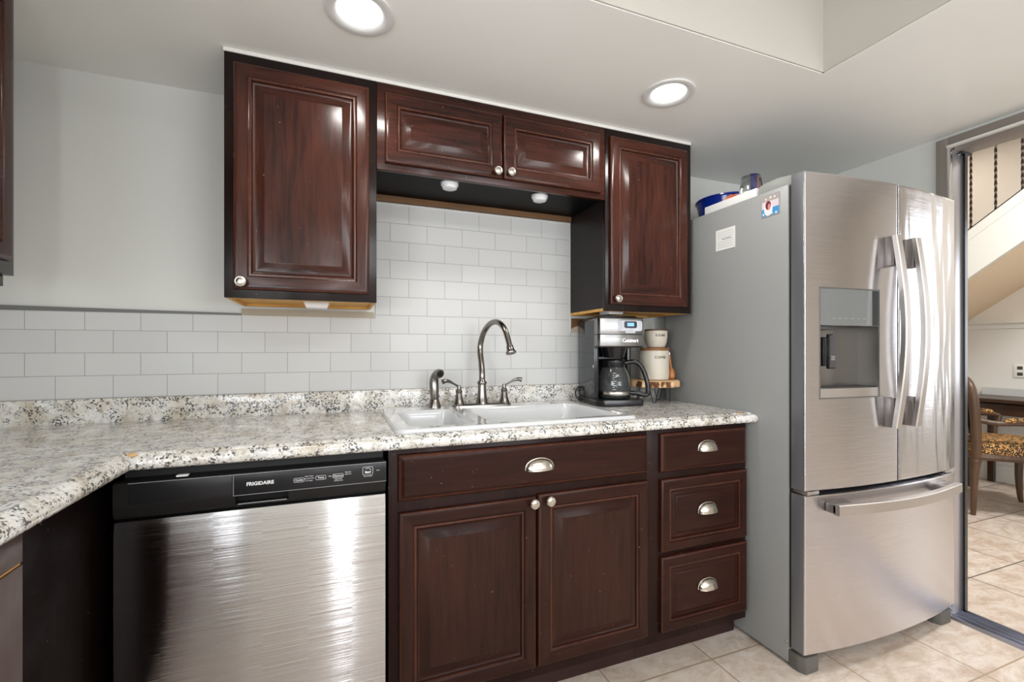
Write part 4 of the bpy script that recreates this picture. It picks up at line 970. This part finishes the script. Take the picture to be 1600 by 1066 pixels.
# ------------------------------------------------------------------ next room
st = thing('staircase', 'white staircase with twisted dark iron balusters beyond the opening', 'staircase', (3.9, 1.2, 0))
sl0 = math.tan(math.radians(36.3))
def zb(y): return 1.730-(y-.088)*sl0
bm = bmesh.new(); y0, y1 = -1.0, 2.0
prism(bm, [(y0, zb(y0)), (y1, zb(y1)), (y1, zb(y1)+.37), (y0, zb(y0)+.37)], 'X', 3.45, 3.49)
prism(bm, [(y0, zb(y0)-.004), (y1, zb(y1)-.004), (y1, zb(y1)+.045), (y0, zb(y0)+.045)], 'X', 3.440, 3.45)
prism(bm, [(y0, zb(y0)+.29), (y1, zb(y1)+.29), (y1, zb(y1)+.375), (y0, zb(y0)+.375)], 'X', 3.443, 3.452)
obj('stringer', bm, m_white, st)
bm = bmesh.new(); prism(bm, [(y0, zb(y0)-.01), (y1, zb(y1)-.01), (y1, zb(y1)+.04), (y0, zb(y0)+.04)], 'X', 3.49, 4.329); obj('soffit', bm, m_soffit, st)
bm = bmesh.new(); k = 0; yy = y1
while yy-.25 > y0:
    z = zb(yy)+.05; prism(bm, [(yy, z), (yy-.25, z+.25*sl0), (yy-.25, z+.25*sl0+.03), (yy, z+.25*sl0+.03)], 'X', 3.49, 4.329); yy -= .25
obj('treads', bm, m_white, st)
bm = bmesh.new(); prism(bm, [(y0, zb(y0)+.372), (y1, zb(y1)+.372), (y1, zb(y1)+.380), (y0, zb(y0)+.380)], 'X', 3.44, 3.50); obj('shoe_rail', bm, mat('dark_iron', (.03, .018, .012), .45, .3), st)
bm = bmesh.new(); tube(bm, [(3.47, y, zb(y)+1.18) for y in (y0, y1)], .025, 12, .8); obj('handrail', bm, m_chairw, st)
m_iron = bpy.data.materials['dark_iron']
yb_ = .061
while yb_ < 1.9: yb_ += .145
while yb_ > -1.0:
    t_ = bmesh.new(); n = 60; zz0 = zb(yb_)+.375; zz1 = zb(yb_)+1.17; rows = []
    for i in range(n+1):
        z = zz0+(zz1-zz0)*i/n; a = i*.42
        rows.append([t_.verts.new((3.47+.0085*math.cos(a+q*PI/2), yb_+.0085*math.sin(a+q*PI/2), z)) for q in range(4)])
    for A, Bq in zip(rows[:-1], rows[1:]):
        for q in range(4): t_.faces.new((A[q], A[(q+1) % 4], Bq[(q+1) % 4], Bq[q]))
    t_.faces.new(rows[0]); t_.faces.new(rows[-1])
    obj('baluster', t_, m_iron, st); yb_ -= .145
# desk
t = thing('desk', 'dark brown desk against the far wall beyond the opening', 'desk', (4.1, -.6, 0))
m_desk = wood('dark_desk_wood', 1, (.022, .010, .006), (.060, .028, .016), .35, .2)
bm = bmesh.new(); box(bm, 3.83, 4.31, -1.4, .34, .742, .772, .004); obj('desktop', bm, m_desk, t)
bm = bmesh.new(); box(bm, 3.86, 4.30, -1.36, .30, .64, .730); obj('apron', bm, m_desk, t)
bm = bmesh.new(); box(bm, 4.28, 4.31, -1.4, .34, .7725, .835); obj('back_ledge', bm, mat('pale_grey_ledge', (.55, .56, .56), .4), t)
for yy in (-1.36, .25):
    for xx in (3.87, 4.25):
        bm = bmesh.new(); box(bm, xx, xx+.04, yy, yy+.04, 0, .64); obj('leg', bm, m_desk, t)
bm = bmesh.new(); lathe(bm, [(0, 0), (.085, 0), (.10, .20), (.105, .24), (.098, .24), (.08, .01), (0, .008)], (3.93, .43, 0), 24)
tag(obj('waste_bin', bm, m_blackm), 'black waste bin on the tiles behind the armchair', 'bin')
t = thing('wall_outlet', 'white double wall outlet above the desk beyond the opening', 'outlet', (4.328, .110, .94))
bm = bmesh.new(); box(bm, 4.322, 4.329, .065, .150, .935, 1.050, .002); obj('cover_plate', bm, mat('outlet_white', (.75, .74, .70), .4), t)
bm = bmesh.new(); box(bm, 4.3205, 4.3225, .090, .125, 1.005, 1.033, .001); box(bm, 4.3205, 4.3225, .090, .125, .952, .980, .001); obj('sockets', bm, m_gasket, t)

# armchair (local frame: front = +y, origin between the legs)
ca = math.radians(-136)
ac = thing('armchair', 'carved wood armchair with leopard print seat and animal print back', 'armchair', (3.362, -.150, 0), ca)
def lobj(name, bm, m, p=ac, label=None): return obj(name, bm, m, p, True, label)
for sx in (-1, 1):
    bm = bmesh.new()
    Q = smooth_pts([(sx*.235, -.235, 0), (sx*.24, -.232, .2), (sx*.245, -.225, .36), (sx*.245, -.222, .42)], 4)
    tube(bm, Q, [.015+.0013*i for i in range(len(Q))], 12); lathe(bm, [(.024, .375), (.030, .38), (.030, .395), (.025, .40), (.028, .41), (.028, .43)], (sx*.245, -.224, 0), 16)
    lobj('rear_leg', bm, m_chairw)
    bm = bmesh.new()
    Q = smooth_pts([(sx*.275, .235, 0), (sx*.27, .225, .05), (sx*.265, .215, .2), (sx*.28, .225, .36), (sx*.275, .22, .42)], 4)
    tube(bm, Q, [.013+.0011*i for i in range(len(Q))], 12); lobj('front_leg', bm, m_chairw)
    bm = bmesh.new()
    Q = smooth_pts([(sx*.245, -.222, .42), (sx*.25, -.226, .60), (sx*.252, -.236, .78), (sx*.240, -.246, .88), (sx*.19, -.252, .945), (sx*.10, -.254, .965), (0, -.255, .970)], 5)
    tube(bm, Q, .034, 12, .85); lobj('back_frame', bm, m_chairw)
    bm = bmesh.new()
    Q = smooth_pts([(sx*.25, -.235, .685), (sx*.275, -.13, .665), (sx*.290, .0, .672), (sx*.295, .09, .668), (sx*.292, .115, .645), (sx*.285, .085, .56), (sx*.275, .09, .48), (sx*.27, .12, .43)], 5)
    tube(bm, Q, .017, 12); am = lobj('armrest', bm, m_chairw)
    bm = bmesh.new(); tube(bm, smooth_pts([(sx*.283, -.09, .683), (sx*.289, -.03, .692), (sx*.293, .04, .692), (sx*.294, .08, .684)], 4), [.014, .018, .021, .022, .023, .023, .024, .024, .023, .022, .021, .019, .014], 12, .8); lobj('arm_pad', bm, m_leo, am)
bm = bmesh.new(); V = ringfaces(bm, [rrect(0, 0, .54, .50, .07, .40), rrect(0, 0, .56, .52, .08, .42), rrect(0, 0, .55, .51, .08, .445)]); bm.faces.new(V[0][::-1]); bm.faces.new(V[-1]); lobj('seat_rail', bm, m_chairw)
bm = bmesh.new(); V = ringfaces(bm, [rrect(0, 0, .54, .50, .08, .443), rrect(0, 0, .55, .51, .09, .47), rrect(0, 0, .52, .48, .09, .505), rrect(0, 0, .42, .38, .09, .53), rrect(0, 0, .2, .18, .05, .54)]); bm.faces.new(V[-1]); lobj('seat_cushion', bm, m_leo)
bm = bmesh.new()
for s0, (ya, yb2) in enumerate(((.0, .03),)):
    G = []
    for i in range(13):
        x = -.225+.45*i/12; top_ = .88+.075*(1-(x/.225)**2)
        G.append([( x, .56), (x, top_)])
    A = []
    for off in (-.022, .022):
        row = []
        for i in range(13):
            x = -.225+.45*i/12; top_ = .88+.075*(1-(x/.225)**2); bul = (1-(x/.24)**2)*.018*(1 if off > 0 else -1)
            row.append([bm.verts.new((x, -.232-.025*(z-.56)/.38+off+bul*math.sin(PI*k/6), z)) for k, z in enumerate([.56+(top_-.56)*k/6 for k in range(7)])])
        A.append(row)
    for r_ in A:
        for i in range(12):
            for k in range(6): bm.faces.new((r_[i][k], r_[i+1][k], r_[i+1][k+1], r_[i][k+1]))
lobj('back_pad', bm, m_leobw, label='black and cream animal print back pad')
bm = bmesh.new(); tube(bm, [(-.24, -.245, .545), (.24, -.245, .545)], .018, 10); lobj('back_rail', bm, m_chairw)
